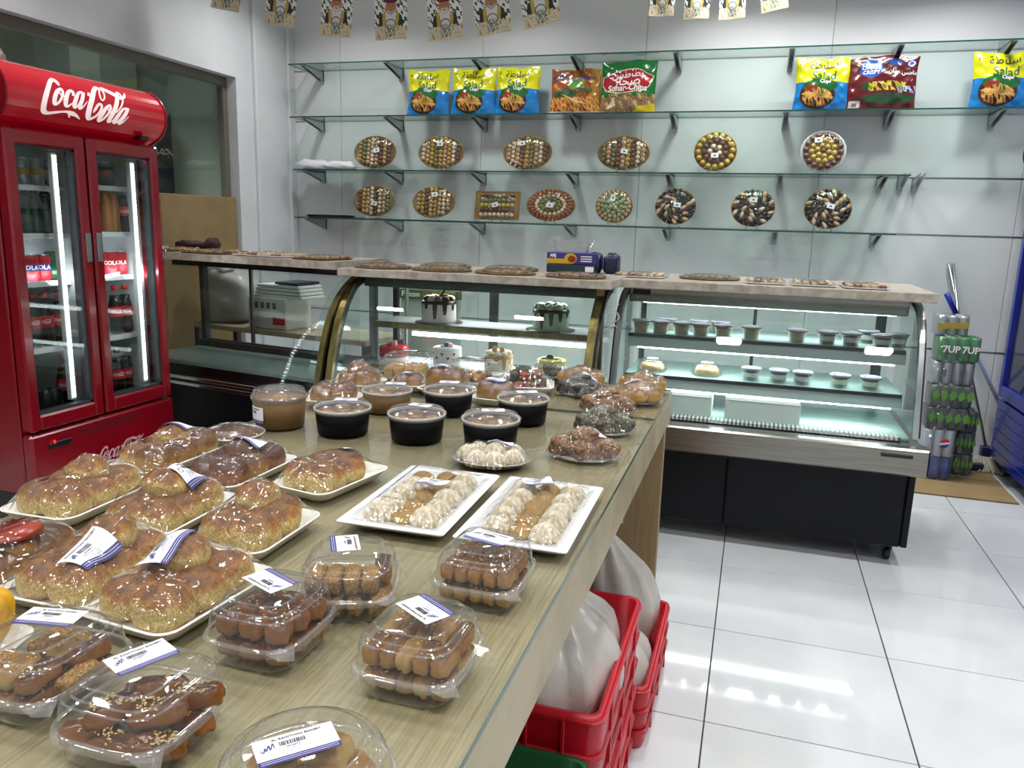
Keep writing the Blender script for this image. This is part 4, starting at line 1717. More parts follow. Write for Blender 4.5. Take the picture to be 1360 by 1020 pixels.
# ================================================================== square white plates of sugar cookies
b = MB()
b.lathe([(.024, 0), (.0265, .006), (.025, .016), (.018, .028), (.009, .035), (.0001, .036)], 60, rib=.2, ribn=11, c0=True)
COOKW = b.mesh('sugar_cookie', 'sugar_white')
b = MB()
b.lathe([(.022, 0), (.0255, .007), (.022, .018), (.012, .026), (.0001, .029)], 48, rib=.07, ribn=10, c0=True)
COOKG = b.mesh('golden_cookie', 'cookie_tan')


def white_plate(label, geo, lab, seed):
    ctr, w_, d_, ang = geo
    t = thing('cookie_plate', label, 'plate', (ctr.x, ctr.y, TZ + .0004), ang, 'white plates of sugar cookies')
    b = MB()
    h = .019
    R = [rr(w_ - .09, d_ - .09, .01, 0), rr(w_ - .05, d_ - .05, .012, .002), rr(w_ - .004, d_ - .004, .006, h - .003), rr(w_, d_, .007, h - .001), rr(w_, d_, .007, h), rr(w_ - .004, d_ - .004, .006, h + .0015), rr(w_ - .055, d_ - .055, .01, h - .002), rr(w_ - .068, d_ - .068, .01, .006), rr(w_ - .08, d_ - .08, .01, .005)]
    b.rings(R, 0, True, True, True)
    b.build('plate', 'china', t)
    bumps = []
    rnd = random.Random(seed)
    rows = 5
    for c in range(3):
        for k in range(rows):
            x = (c - 1) * .049 + rnd.uniform(-.003, .003)
            y = (k - (rows - 1) / 2) * (d_ - .115) / (rows - .5) + rnd.uniform(-.004, .004) + (.01 if c == 1 else 0)
            g = c == 1 or (k == 4 and c == 0 and seed == 1)
            s = rnd.uniform(.92, 1.05)
            o = link('golden_cookie' if g else 'sugar_cookie', COOKG if g else COOKW, t, (x, y, .0055), (0, 0, rnd.uniform(0, 3)))
            o.scale = (s, s, s * rnd.uniform(.85, 1.05))
            bumps.append((x, y, .005, .028 * s, .028 * s, .037 * s * 1.05))
    f = membrane(w_ - .02, d_ - .02, h + .001, bumps, 8, 60, 120)
    film_mesh(t, rr(w_ - .03, d_ - .03, .01, 0, 9), f, seed=seed, K=22)
    put_label(t, .062, .042, lab[0], lab[1], lab[2], f, .003)


white_plate('square white plate of sugared cookies, left of the pair', corners((447, 692), (590, 713), (663, 632), TZ + .019), (.01, .02, -1.57 + 1.5), 1)
white_plate('square white plate of sugared cookies, right of the pair near the table edge', corners((601, 713), (754, 736), (801, 648), TZ + .019), (-.02, .1, .5), 2)

# oval plate of ribbed cookies
t = thing('cookie_plate', 'oval foil plate of ribbed white cookies in front of the black tubs', 'plate', (-.585, 1.765, TZ + .0004), .15)
b = MB()
b.lathe([(.0001, .002), (.7, .002), (.72, 0), (.97, .014), (1, .016), (.98, .017), (.72, .005), (.0001, .005)], 72, rib=.008, ribn=30)
b.V = [(v[0] * .1, v[1] * .078, v[2]) for v in b.V]
b.build('plate', 'foil', t)
bumps = []
for i, (x, y, z) in enumerate([(-.06, 0, 0), (-.03, -.04, 0), (.015, -.045, 0), (.058, -.015, 0), (.05, .03, 0), (.005, .045, 0), (-.04, .035, 0), (.01, 0, .012)]):
    o = link('sugar_cookie', COOKW, t, (x, y, .006 + z), (0, 0, i))
    bumps.append((x, y, .006 + z, .028, .028, .038))
f = membrane(.204, .16, .014, bumps, 2.2)
film_mesh(t, [(.1 * math.cos(a), .078 * math.sin(a), 0) for a in np.linspace(0, 2 * PI, 60, endpoint=False)], f, seed=9, wr=.001)
put_label(t, .062, .03, .02, .01, .05, f, .003)

# ================================================================== film-wrapped breads


def sprinkle(mb, bumps, n, size, rnd, m=0, zmin=.3, flat=.45):
    for _ in range(n):
        c = rnd.choice(bumps)
        a = rnd.uniform(0, 2 * PI)
        zz = rnd.uniform(zmin, 1)
        k = math.sqrt(max(0, 1 - zz * zz))
        x, y, z = c[0] + c[3] * k * math.cos(a), c[1] + c[4] * k * math.sin(a), c[2] + c[5] * zz
        if any(((x - e[0]) / e[3]) ** 2 + ((y - e[1]) / e[4]) ** 2 + ((z - e[2]) / e[5]) ** 2 < .8 for e in bumps if e is not c):
            continue
        s = size * rnd.uniform(.7, 1.3)
        b = rnd.uniform(0, 3)
        d = (s * math.cos(b), s * math.sin(b))
        e = (-d[1] * .5, d[0] * .5)
        mb.add([(x + d[0], y + d[1], z), (x + e[0], y + e[1], z), (x - d[0], y - d[1], z), (x - e[0], y - e[1], z), (x, y, z + s * flat), (x, y, z - s * flat)], [(0, 1, 4), (1, 2, 4), (2, 3, 4), (3, 0, 4), (1, 0, 5), (2, 1, 5), (3, 2, 5), (0, 3, 5)], m, True)


def wrapped(label, x, y, w_, d_, kind, seed, lab=None, tail=False, rz=0.):
    t = thing('wrapped_bread', label, 'bread', (x, y, TZ + .0004), rz, 'film-wrapped breads at the right table edge')
    rnd = random.Random(seed)
    b = MB()
    b.lathe([(.0001, .001), (.36, .001), (.4, .008), (.41, .009), (.36, .0035), (.0001, .0035)], 40)
    b.V = [(v[0] * w_, v[1] * d_, v[2]) for v in b.V]
    b.build('paper_plate', 'paper_plate', t)
    bumps = []
    if kind == 'ring':
        for i in range(7):
            a = i * 2 * PI / 7 + seed
            c = (w_ * .31 * math.cos(a), d_ * .31 * math.sin(a), .027)
            link('bread_lobe', bun_mesh('ring_bread', (.036, .032, .024), i % 4), t, c, (0, 0, a))
            bumps.append((*c, .037, .034, .025))
        link('bread_lobe', bun_mesh('ring_bread', (.036, .032, .024), 1), t, (0, .0, .046), (0, 0, 1))
        bumps.append((0, 0, .046, .037, .033, .025))
        top, size, n = 'sesame', .002, 60
    else:
        m_ = {'seed': 'seed_mix', 'nut': 'nut_mix', 'dark': 'dark_seed'}[kind]
        for i, (u, v, lev) in enumerate([(-.6, -.1, 0), (0, -.42, 0), (.6, -.05, 0), (.05, .42, 0), (-.02, .0, 1)]):
            c = (u * w_ * .4, v * d_ * .44, .024 + lev * .024)
            link('bread_lobe', bun_mesh(m_, (.042, .037, .026), i % 4, .9, .14), t, c, (0, 0, i * 2.1))
            bumps.append((*c, .041, .038, .026))
        top, size, n = {'seed': 'green_seed', 'nut': 'almond', 'dark': 'sesame'}[kind], .004, 330 if kind != 'dark' else 160
    b = MB()
    sprinkle(b, bumps, n, size, rnd)
    b.build('topping', top, t, kind='stuff')
    f = membrane(w_, d_, .006, bumps, 2.)
    film_mesh(t, [(w_ * .5 * math.cos(a), d_ * .5 * math.sin(a), 0) for a in np.linspace(0, 2 * PI, 56, endpoint=False)], f, 'film_loose', seed=seed, wr=.0022)
    if tail:
        b = MB()
        V = []
        for i in range(7):
            q = i / 6
            V.append([(w_ * .42 + q * .06, -d_ * .2 - q * .035 + k * (.004 + .02 * abs(q - .3)), .03 - .02 * q + .004 * math.sin(5 * q + k)) for k in (-1, -.3, .4, 1)])
        b.rings(V, 0, True, loop=False)
        b.build('twisted_tail', 'film_loose', t)
    if lab:
        put_label(t, .052, .03, lab[0], lab[1], lab[2], f, .003)
    return t


wrapped('film-wrapped bread with reddish nut topping, nearest of the right-hand row', -.383, 1.915, .2, .165, 'nut', 1, (.03, .01, -.9))
wrapped('film-wrapped bread covered in dark and green seeds, second in the right-hand row', -.382, 2.185, .185, .16, 'seed', 2)
wrapped('film-wrapped reddish nut bread with a twisted film tail', -.42, 2.44, .19, .165, 'nut', 3, tail=True)
wrapped('film-wrapped golden ring bread with a folded label, at the right table edge', -.352, 2.625, .175, .165, 'ring', 4, (-.02, .0, .2))
wrapped('film-wrapped golden bread at the far right corner of the table', -.36, 2.82, .175, .16, 'ring', 5)
wrapped('film-wrapped dark seed bread in front of the far golden ring bread', -.556, 2.66, .175, .15, 'dark', 6, (.03, .0, .1))
wrapped('film-wrapped golden ring bread at the far edge behind the dark seed bread', -.59, 2.825, .18, .16, 'ring', 7, (.0, .03, .1))

# ================================================================== clear hinged boxes


def hinged_box(label, x, y, w_, d_, fill, lab, rz=0., hb=.04, hl=.048, p=4.2, group='clear hinged boxes of sweets', fine=True, name='hinged_box'):
    t = thing(name, label, 'box', (x, y, TZ + .0004), rz, group)
    n = 56
    b = MB()
    R = [sq(w_ * .74, d_ * .74, .0015, n, p), sq(w_ * .8, d_ * .8, .003, n, p), sq(w_ * .86, d_ * .86, .008, n, p), sq(w_ * .9, d_ * .9, hb - .004, n, p), sq(w_ * .93, d_ * .93, hb, n, p)]
    b.rings(R, 0, True, True)
    b.build('base', 'clear_plastic', t)
    b = MB()
    b.rings([sq(w_ * .92, d_ * .92, hb + .001, n, p), sq(w_ * .98, d_ * .98, hb + .0015, n, p), sq(w_, d_, hb - .003, n, p), sq(w_ * 1.005, d_ * 1.005, hb - .008, n, p)], 0, True)
    b.build('flange', 'clear_rim', t)
    b = MB()
    R = [sq(w_ * .95, d_ * .95, hb + .002, n, p), sq(w_ * .92, d_ * .92, hb + .006, n, p), sq(w_ * .88, d_ * .88, hb + hl * .6, n, p), sq(w_ * .84, d_ * .84, hb + hl * .72, n, p), sq(w_ * .78, d_ * .78, hb + hl * .75, n, p), sq(w_ * .74, d_ * .74, hb + hl * .78, n, p), sq(w_ * .68, d_ * .68, hb + hl * .96, n, p), sq(w_ * .62, d_ * .62, hb + hl, n, p)]
    b.rings(R, 0, True, False, True)
    lid = b.build('lid', 'clear_plastic', t)
    b = MB()
    for (s, zz) in ((.86, .665), (.76, .762), (.655, .975)):
        b.rings([sq(w_ * s, d_ * s, hb + hl * zz, n, p), sq(w_ * (s - .018), d_ * (s - .018), hb + hl * zz + .0022, n, p)], 0, True)
    b.build('lid_ridges', 'clear_rim', lid)
    b = MB()
    c45 = .46
    b.add([(w_ * c45, -d_ * .3, hb - .001), (w_ * .5 + .012, -d_ * .47, hb - .003), (w_ * .46, -d_ * .52, hb - .003), (w_ * .3, -d_ * .48, hb - .001)], [(0, 1, 2, 3)], 0, False)
    b.build('lift_tab', 'clear_rim', t)
    fill(t, w_, d_)
    if lab:
        put_label(t, lab[3] if len(lab) > 3 else .07, lab[4] if len(lab) > 4 else .046, lab[0], lab[1], lab[2], lambda px, py: hb + hl, .001, fine)
    return t


def bar_mesh(m, r, seed=0, p=.56):
    key = ('bar', m, r, seed)
    if key not in BUNS:
        b = MB()
        b.blob((0, 0, 0), r, 22, 12, p, .075, seed, fr=5)
        BUNS[key] = b.mesh('bar', m)
    return BUNS[key]


def sd_seed(mb, x, y, z, rnd, s=.0024):
    s *= rnd.uniform(.8, 1.25)
    b = rnd.uniform(0, 3)
    d = (s * math.cos(b), s * math.sin(b))
    e = (-d[1] * .55, d[0] * .55)
    mb.add([(x + d[0], y + d[1], z), (x + e[0], y + e[1], z), (x - d[0], y - d[1], z), (x - e[0], y - e[1], z), (x, y, z + s * .6), (x, y, z - s * .6)], [(0, 1, 4), (1, 2, 4), (2, 3, 4), (3, 0, 4), (1, 0, 5), (2, 1, 5), (3, 2, 5), (0, 3, 5)], 0, True)


def bars(m, r, rows, seeds=0, nm='bar', jit=.06, seedm='sesame'):
    def fill(t, w_, d_):
        rnd = random.Random(len(m) + len(rows))
        bb = []
        for i, (x, y, z, a) in enumerate(rows):
            mm = m if isinstance(m, str) else m[i % len(m)]
            link(nm, bar_mesh(mm, r, i % 3), t, (x, y, z), (rnd.uniform(-jit, jit), rnd.uniform(-jit, jit), a + rnd.uniform(-jit, jit)))
            bb.append((x, y, z, (r[1] if abs(a) > .5 else r[0]) * .85, (r[0] if abs(a) > .5 else r[1]) * .85, r[2] * .95))
        if seeds:
            b = MB()
            for _ in range(seeds):
                x, y, z, a = rnd.choice(rows)
                u, v = rnd.uniform(-.8, .8), rnd.uniform(-.85, .85)
                if abs(u) + abs(v) > 1.45:
                    continue
                k = (1 - .22 * (abs(u) ** 3.5 + abs(v) ** 3.5))
                px, py = x + u * r[0] * math.cos(a) - v * r[1] * math.sin(a), y + u * r[0] * math.sin(a) + v * r[1] * math.cos(a)
                sd_seed(b, px, py, z + r[2] * k, rnd)
            b.build('sesame_seeds', seedm, t, kind='stuff')
    return fill


L4 = [(-.046 + .023 * i, yy, zz, 0) for zz in (.018, .048) for yy in (-.028, .03) for i in range(5)]
hinged_box('clear hinged box of golden bars with sesame, right in front of the two white plates', -.372, 1.105, .145, .165, bars('bar_orange', (.0112, .028, .014), L4, 160), (.0, .012, -.25, .07, .044))
hinged_box('clear hinged box of golden finger bars, nearest the glass edge at the front', -.372, .85, .145, .165, bars(['cookie_tan', 'bar_orange', 'bar_orange'], (.0112, .028, .014), L4, 140), (.0, .015, -.55 + PI, .07, .046))
L3 = [(-.036 + .036 * i + .004 * j, -.04 + .036 * j, .02 + .03 * k, .1 * i) for k in range(2) for j in range(3) for i in range(3)]
hinged_box('clear hinged box of dark brown sticky squares, left of the golden bar box', -.592, .85, .142, .162, bars('bar_brown', (.0165, .0165, .014), L3, 90), (-.012, .015, -.4 + PI, .07, .044))
hinged_box('clear hinged box of grainy sesame sticks with a cut date roll, behind the dark squares', -.556, 1.0, .15, .165, lambda t, w_, d_: (bars('sesame_bar', (.013, .03, .0155), [(-.045 + .027 * i, -.025, .05, 0) for i in range(4)] + [(-.045 + .03 * i, .03, .02, 0) for i in range(4)] + [(-.045 + .03 * i, -.028, .018, 0) for i in range(4)])(t, w_, d_), bars(['bar_brown', 'sesame_bar'], (.013, .038, .014), [(.05, .015, .05, .1), (.052, -.02, .02, 0)])(t, w_, d_)), (-.01, .02, -1.35, .06, .044), rz=.35)
LQ = [(-.04, -.035, .02, .3), (.0, -.045, .022, -.2), (.042, -.03, .02, .5), (-.035, .01, .022, .1), (.01, .005, .02, 1.2), (.045, .02, .02, .1), (-.03, .045, .02, .2), (.02, .045, .02, 1.5), (-.02, -.02, .045, .8), (.03, -.01, .046, .2), (.0, .03, .046, 1.), (.045, .03, .045, .4)]
hinged_box('clear hinged box of sesame-coated brown biscuits at the bottom edge, left of the round box', -.612, .632, .15, .155, bars('bar_brown', (.031, .0135, .0125), LQ, 620, 'biscuit', .3), (-.014, .018, 1.15, .068, .046))
LS = [(-.04 + .03 * i, -.03, .018 + .026 * k, 0) for k in range(2) for i in range(3)] + [(-.03 + .03 * i, .035, .018 + .024 * k, 0) for k in range(2) for i in range(3)] + [(.05, 0, .03, 0)]
hinged_box('clear hinged box of sesame slices with dark date filling at the bottom left', -.785, .665, .155, .165, bars(['sesame_bar', 'cookie_tan', 'bar_brown'], (.014, .028, .012), LS, 160), (-.01, .02, .2, .074, .04))
LR = [(.05 * math.cos(a), .05 * math.sin(a), .016, a) for a in np.linspace(0, 2 * PI, 7, endpoint=False)] + [(0, 0, .018, .4), (.01, .03, .04, 0), (-.03, -.01, .04, 1), (.025, -.02, .04, 2)]
hinged_box('round clear domed box of tan cookies with a large label at the bottom edge', -.388, .602, .185, .185, bars('cookie_tan', (.022, .022, .015), LR, 0, 'cookie', .1), (-.005, -.005, .8, .08, .042), p=2.0, hb=.03, hl=.04)

# far group of clear boxes
LN = [(-.05 + .035 * i, -.04 + .04 * j, .03, .1 * i) for j in range(3) for i in range(4)]


def iced(t, w_, d_):
    bars('cookie_tan', (.019, .021, .024), LN, 0, 'cake_slice')(t, w_, d_)
    b = MB()
    sprinkle(b, [(x, y, z, .018, .02, .024) for x, y, z, a in LN], 260, .0045, random.Random(8), 0, .7)
    b.build('pink_topping', 'pink_cream', t, kind='stuff')


q = onz(541, 492, TZ + .03)
hinged_box('clear domed box of pink-iced cake slices on a white board, at the far table edge', q.x - .005, q.y, .21, .21, iced, (.0, .06, .1, .05, .03), .15, .02, .075, 4, 'clear boxes at the far table edge', False)
q = onz(620, 496, TZ + .03)
LQ2 = [(-.06 + .04 * i, -.05 + .04 * j, .022, .5) for j in range(3) for i in range(4)]
hinged_box('low clear box of small rolled pastries between the pink-iced cakes and the brownies', q.x + .015, q.y, .2, .22, bars(['sesame_bar', 'bar_orange', 'nut_mix'], (.014, .024, .016), LQ2, 200, 'roll', .2), (-.02, .05, -.2, .055, .035), -.2, .02, .062, 5, 'clear boxes at the far table edge', False)
q = onz(731, 492, TZ + .03)
hinged_box('small clear ribbed box of dark green seeded pastry below the yellow cake', q.x, q.y - .02, .12, .12, bars(['seed_mix', 'dark_seed'], (.022, .022, .018), [(-.03, -.03, .02, 0), (.03, -.03, .02, 0), (-.03, .03, .02, 0), (.03, .03, .02, 0), (0, 0, .042, 0)], 260, 'pastry', .2, 'green_seed'), None, 0, .02, .055, 4, 'clear boxes at the far table edge', False)
ctr = onz(697, 508, TZ + .025)


def browny(t, w_, d_):
    rows = [(-.06 + .04 * i, -.045 + .045 * j, .02, 0) for j in range(3) for i in range(4)] + [(-.04 + .04 * i, -.02 + .045 * j, .05, .2) for j in range(2) for i in range(3)]
    bars(['choc', 'red_jam', 'nut_mix', 'choc'], (.018, .021, .016), rows, 0, 'brownie')(t, w_, d_)
    b = MB()
    sprinkle(b, [(x, y, z, .018, .02, .018) for x, y, z, a in rows], 170, .005, random.Random(5), 0, .7)
    b.build('pistachio_topping', 'green_seed', t, kind='stuff')
    return [(x, y, z, .03, .03, .03) for x, y, z, a in rows]


bun_tray('film-wrapped tray of dark brownies with coloured toppings, behind the rear black tubs', (ctr, .21, .18, .25), [], 'choc', (-.1, .5, -.3, .06, .04), extra=browny, name='brownie_tray')
# ================================================================== goods in the right case
C3S = [.945, .74, .557]
mat('cream_dessert', '#cbb894', '#b9a27a', rough=.5, scale=50)
mat('white_cream', '#e9e5da', '#ddd6c6', rough=.5, scale=60)
mat('cup_lid', '#86878f', rough=.22)
mat('pastel_green', '#b6d3b4', '#a9c8a8', rough=.45, scale=20)
mat('cake_white', '#e9e6e4', rough=.45)
mat('cake_red', '#d30f28', '#bd0a20', rough=.25, scale=10)
mat('cake_yellow', '#ecdd1c', '#e0cf10', rough=.4, scale=10)
mat('cake_cream', '#ece3cd', rough=.5)
mat('biscuit', '#cda06a', '#b98a52', rough=.6, scale=30)
mat('silver_board', '#6c6a66', rough=.35, metal=.6)


def cup(label, x, y, z, choco, group):
    t = thing('dessert_cup', label, 'cup', (x, y, z + .0004), 0, group)
    h, r = .06, .046
    b = MB()
    b.lathe([(.0001, .001), (r * .74, .001), (r * .76, 0), (r, h), (r * 1.06, h + .001)], 24)
    b.build('tub', 'clear_plastic', t)
    lay = [(.002, .02, 'choc'), (.02, .044, 'white_cream'), (.044, .05, 'choc')] if choco else [(.002, .044, 'cream_dessert'), (.044, .05, 'biscuit')]
    for (z0, z1, m_) in lay:
        b = MB()
        f = lambda q: r * (.73 + .25 * q / h)
        b.lathe([(.0001, z0), (f(z0), z0), (f((z0 + z1) / 2), (z0 + z1) / 2 + .001), (f(z1), z1), (.0001, z1)], 22)
        b.build('layer', m_, t)
    b = MB()
    b.lathe([(r * 1.02, h - .004), (r * 1.1, h - .003), (r * 1.1, h + .005), (r * 1.0, h + .007), (r * .9, h + .004), (.0001, h + .004)], 24)
    b.build('lid', 'cup_lid', t)
    b = MB()
    b.lathe([(r * .72, h + .0046), (r * .6, h + .0046)], 20)
    b.build('lid_print', 'navy_ink', t)
    return t


def c3pt(px, py, z):
    return onz(px, py, z)


F1 = [(851.5, 440), (877, 442), (905, 445), (930, 447), (960, 449), (997, 452), (1058, 452), (1098, 456), (1133, 459), (1167, 460), (1196, 463)]
for i, (px, py) in enumerate(F1):
    y = 4.115
    q = ony(px, py, y)
    cup(f'clear-lidded dessert cup, {ord_[i]} from the left on the upper shelf, front row', {8: q.x - .012, 9: .607, 10: .688}.get(i, q.x), y + (.075 if i == 10 else 0), C3S[0], i >= 7, 'dessert cups on the upper shelf')
for i, (px, nm) in enumerate(((886, 'behind the second cup of the upper shelf'), (929, 'behind the fourth cup of the upper shelf'), (957, 'behind the fifth cup of the upper shelf'), (1164, 'behind the tenth cup of the upper shelf'))):
    q = ony(px, 432, 4.27)
    cup('clear-lidded dessert cup ' + nm, q.x - (.03 if i == 3 else 0), 4.27, C3S[0], i == 3, 'dessert cups on the upper shelf')
for i, px in enumerate((997, 1034, 1066, 1116, 1157)):
    y = 4.09
    q = ony(px, 500, y)
    cup(f'dessert cup with dark layers, {ord_[i]} of five on the lower shelf', q.x, y, C3S[1], True, 'dessert cups on the lower shelf')
for i, px in enumerate((866, 939)):
    q = ony(px, 490, 4.13)
    t = thing('domed_pastry', f'yellow crumbly pastry under clear dome, {"left" if i == 0 else "right"} one on the lower shelf', 'pastry', (q.x, 4.13, C3S[1] + .0004), 0, 'domed pastries')
    b = MB()
    b.lathe([(.0001, 0), (.07, 0), (.078, .012), (.076, .013), (.068, .002), (.0001, .002)], 28)
    b.build('dish', 'clear_plastic', t)
    b = MB()
    b.blob((0, 0, .024), (.064, .06, .028), 24, 10, .85, .04, i, .003)
    b.build('pastry', 'almond', t)
    b = MB()
    b.lathe([(.078, .012), (.076, .024), (.066, .058), (.05, .066), (.0001, .067)], 28)
    b.build('dome', 'clear_plastic', t)
    b = MB()
    b.lathe([(.0001, .0685), (.032, .0682)], 20)
    b.build('label', 'label_white', t)
for (pa, pb, lb) in ((870, 943, 'white cardboard cake box on the case floor, partly hidden by the table corner'), (961, 1062, 'long white cardboard cake box on the case floor above the air grille')):
    a, c = ony(pa, 560, 3.95), ony(pb, 560, 3.95)
    w_ = c.x - a.x
    t = thing('cake_box', lb, 'box', ((a.x + c.x) / 2, 4.08, .5575), 0, 'white cake boxes')
    b = MB()
    b.bbox(-w_ / 2, -.13, 0, w_ / 2, .14, .1, .004)
    b.build('carton', mat('box_white', '#d9dcda', rough=.5) if 'box_white' not in MATS else 'box_white', t)
    b = MB()
    b.bbox(-w_ / 2 + .002, -.132, .098, w_ / 2 - .002, .142, .103, .002)
    b.build('lid_flap', 'box_white', t)
    b = MB()
    b.prism([(-w_ / 2 + .01, .012), (-.03, .055), (-w_ / 2 + .01, .09)], -.1315, -.1305, 1)
    b.prism([(w_ / 2 - .01, .012), (.03, .055), (w_ / 2 - .01, .09)], -.1315, -.1305, 1)
    b.V = [(v[0], v[1], v[2]) for v in b.V]
    b.build('folded_corner', 'box_white', t)

# ================================================================== cakes in the middle case


def drip_cake(label, x, y, z, r, h, side, drip, tops, board=True, seed=1, dripn=11, dripmax=.75):
    t = thing('cake', label, 'cake', (x, y, z + .0004))
    if board:
        b = MB()
        b.lathe([(.0001, 0), (r * 1.38, 0), (r * 1.38, .004), (.0001, .004)], 40)
        b.build('cake_board', 'silver_board', t)
    b = MB()
    b.lathe([(.0001, .004), (r, .004), (r * 1.01, .01), (r, h - .008), (r * .96, h), (.0001, h)], 44)
    b.build('cake_body', side, t)
    rnd = random.Random(seed)
    if drip:
        b = MB()
        n = 176
        R = [[], [], [], []]
        for j in range(n):
            a = 2 * PI * j / n
            ph = a * dripn / (2 * PI)
            i = int(ph)
            L = .25 + dripmax * (((i * 37 + seed * 11) % 10) / 10)
            k = min(1, max(0, (math.cos((ph - i - .5) * PI * 2.0) - .1) / .5)) ** .5
            zz = h - .006 - (.008 + (h - .02) * L * k)
            q = r * 1.018
            R[0].append((q * .6 * math.cos(a), q * .6 * math.sin(a), h + .003))
            R[1].append((q * .97 * math.cos(a), q * .97 * math.sin(a), h + .0025))
            R[2].append((q * 1.015 * math.cos(a), q * 1.015 * math.sin(a), h - .005))
            R[3].append((q * math.cos(a), q * math.sin(a), max(zz, .01)))
        b.rings(R[::-1], 0, True, False, True)
        b.build('icing_drip', drip, t)
    for (nm, m_, c, rad, p) in tops:
        b = MB()
        b.blob((0, 0, 0), rad, 16, 9, p, .06, rnd.random() * 5)
        o = b.build(nm, m_, t, (c[0] * r, c[1] * r, h + c[2]))
        if nm in ('wafer', 'chocolate_stick'):
            o.rotation_euler = (.5, .4, rnd.uniform(0, 3))
    return t


def around(n, rad, m_, sz, nm='cream_swirl', z=.012):
    return [(nm, m_ if isinstance(m_, str) else m_[i % len(m_)], (rad * math.cos(2 * PI * i / n), rad * math.sin(2 * PI * i / n), z), (sz, sz, sz * .8), 1) for i in range(n)]


q = ony(583, 428, 4.02)
drip_cake('tall white cake with dark chocolate drips and a chocolate stick on the upper gold-edged shelf', q.x, 4.02, .935, .095, .12, 'cake_white', 'choc', around(10, .7, ['choc', 'cake_cream', 'silver_board'], .022) + [('chocolate_stick', 'choc', (.1, 0, .03), (.007, .007, .036), .6), ('biscuit', 'biscuit', (.35, .1, .025), (.022, .016, .014), .7), ('wafer', 'biscuit', (-.2, .3, .02), (.02, .02, .006), .5)])
q = ony(731, 440, 4.02)
GC = drip_cake('pale green cake with dark drips and green cream balls on the upper shelf', q.x, 4.02, .935, .095, .11, 'pastel_green', 'choc', around(9, .72, 'pastel_green', .025) + around(3, .28, 'cake_white', .029, 'cream_swirl', .016) + [('wafer', 'biscuit', (.3, .2, .03), (.05, .006, .004), .6)], seed=3, dripn=12)
b = MB()
b.lathe([(.086, .1135), (.075, .1155), (.0001, .116)], 36)
b.build('cream_top', 'pastel_green', GC)
q = ony(523, 478, 4.0)
t = drip_cake('glossy red cake with a pale pink topping piece on the lower gold-edged shelf', q.x, 4.0, .7, .08, .085, 'cake_white', None, [('fruit', 'pink_cream', (.1, -.1, .016), (.016, .014, .02), .7), ('fruit', 'cake_red', (-.15, .1, .01), (.02, .02, .014), 1), ('fruit', 'cake_red', (-.35, -.05, .008), (.014, .014, .01), 1)], board=False)
b = MB()
b.lathe([(.0805, .03), (.0825, .034), (.0825, .08), (.079, .087), (.0001, .0875)], 44)
b.build('red_glaze', 'cake_red', t)
q = ony(594, 480, 3.98)
t = drip_cake('white cake dotted with small red hearts on the lower gold-edged shelf', q.x, 3.98, .7, .079, .108, 'cake_white', None, [('chocolate_disc', 'choc', (-.1, .1, .012), (.018, .018, .014), .9), ('fruit', 'pink_cream', (.25, 0, .01), (.018, .014, .01), 1), ('fruit', 'cake_red', (.1, .35, .01), (.012, .012, .01), 1), ('fruit', 'pink_cream', (-.3, -.2, .006), (.012, .012, .008), 1)], board=False)
for i in range(7):
    a = -PI / 2 + (i - 3) * .42
    b = MB()
    V = [(0, -.009), (.008, .001), (.0085, .005), (.0055, .008), (.002, .0075), (0, .0045), (-.002, .0075), (-.0055, .008), (-.0085, .005), (-.008, .001)]
    b.add([((.0812) * math.cos(a + v[0] / .08), (.0812) * math.sin(a + v[0] / .08), .055 + .022 * ((i % 2)) + v[1]) for v in V], [tuple(range(10))], 0, False)
    b.build('heart', 'cake_red', t)
q = ony(662, 488, 3.98)
drip_cake('cream cake with caramel drips and two biscuits on the lower shelf', q.x, 3.98, .7, .076, .085, 'cake_cream', 'biscuit', around(9, .72, 'cake_cream', .018) + [('biscuit', 'biscuit', (-.25, -.2, .03), (.014, .01, .02), .6), ('biscuit', 'biscuit', (.3, -.2, .03), (.014, .01, .02), .6)], board=False, seed=5)
q = ony(732, 492, 3.98)
t = drip_cake('white cake with bright yellow top and a dark disc on the lower shelf', q.x, 3.98, .7, .076, .082, 'cake_white', 'cake_yellow', [('chocolate_disc', 'choc', (-.1, -.1, .012), (.02, .006, .018), 1), ('fruit', 'cake_yellow', (.4, .1, .005), (.02, .02, .01), 1), ('fruit', 'cake_yellow', (-.5, .1, .005), (.02, .02, .01), 1)], board=False, seed=2, dripn=9, dripmax=.3)

# ================================================================== platters of sweets on the glass shelves
mat('gold_board', '#9b7a46', '#86683a', rough=.35, metal=.35, scale=10)
mat('sweet_brown', '#7a482e', '#5a321f', rough=.35, scale=60)
mat('sweet_yellow', '#cfae48', '#b8942f', rough=.4, scale=60)
mat('sweet_tan', '#d8b48a', '#c59c70', rough=.4, scale=60)
mat('sweet_pale', '#e6d6ba', '#d6bf9c', rough=.45, scale=60)
mat('sweet_green', '#7d7f4a', '#676a38', rough=.4, scale=60)
mat('sweet_orange', '#a85a2c', '#8d451e', rough=.4, scale=60)
mat('sweet_dark', '#2f231d', '#1d1512', rough=.25, scale=60)
mat('pistachio', '#a9b184', '#8c9766', rough=.6, scale=120, bump=.8)
SW = ['sweet_brown', 'sweet_yellow', 'sweet_tan', 'sweet_pale', 'sweet_green', 'sweet_orange', 'sweet_dark', 'pistachio']
b0 = MB()
b0.blob((0, 0, 0), (1, 1, .75), 8, 5)
DIM = [random.Random(i).uniform(.85, 1.1) for i in range(50)]


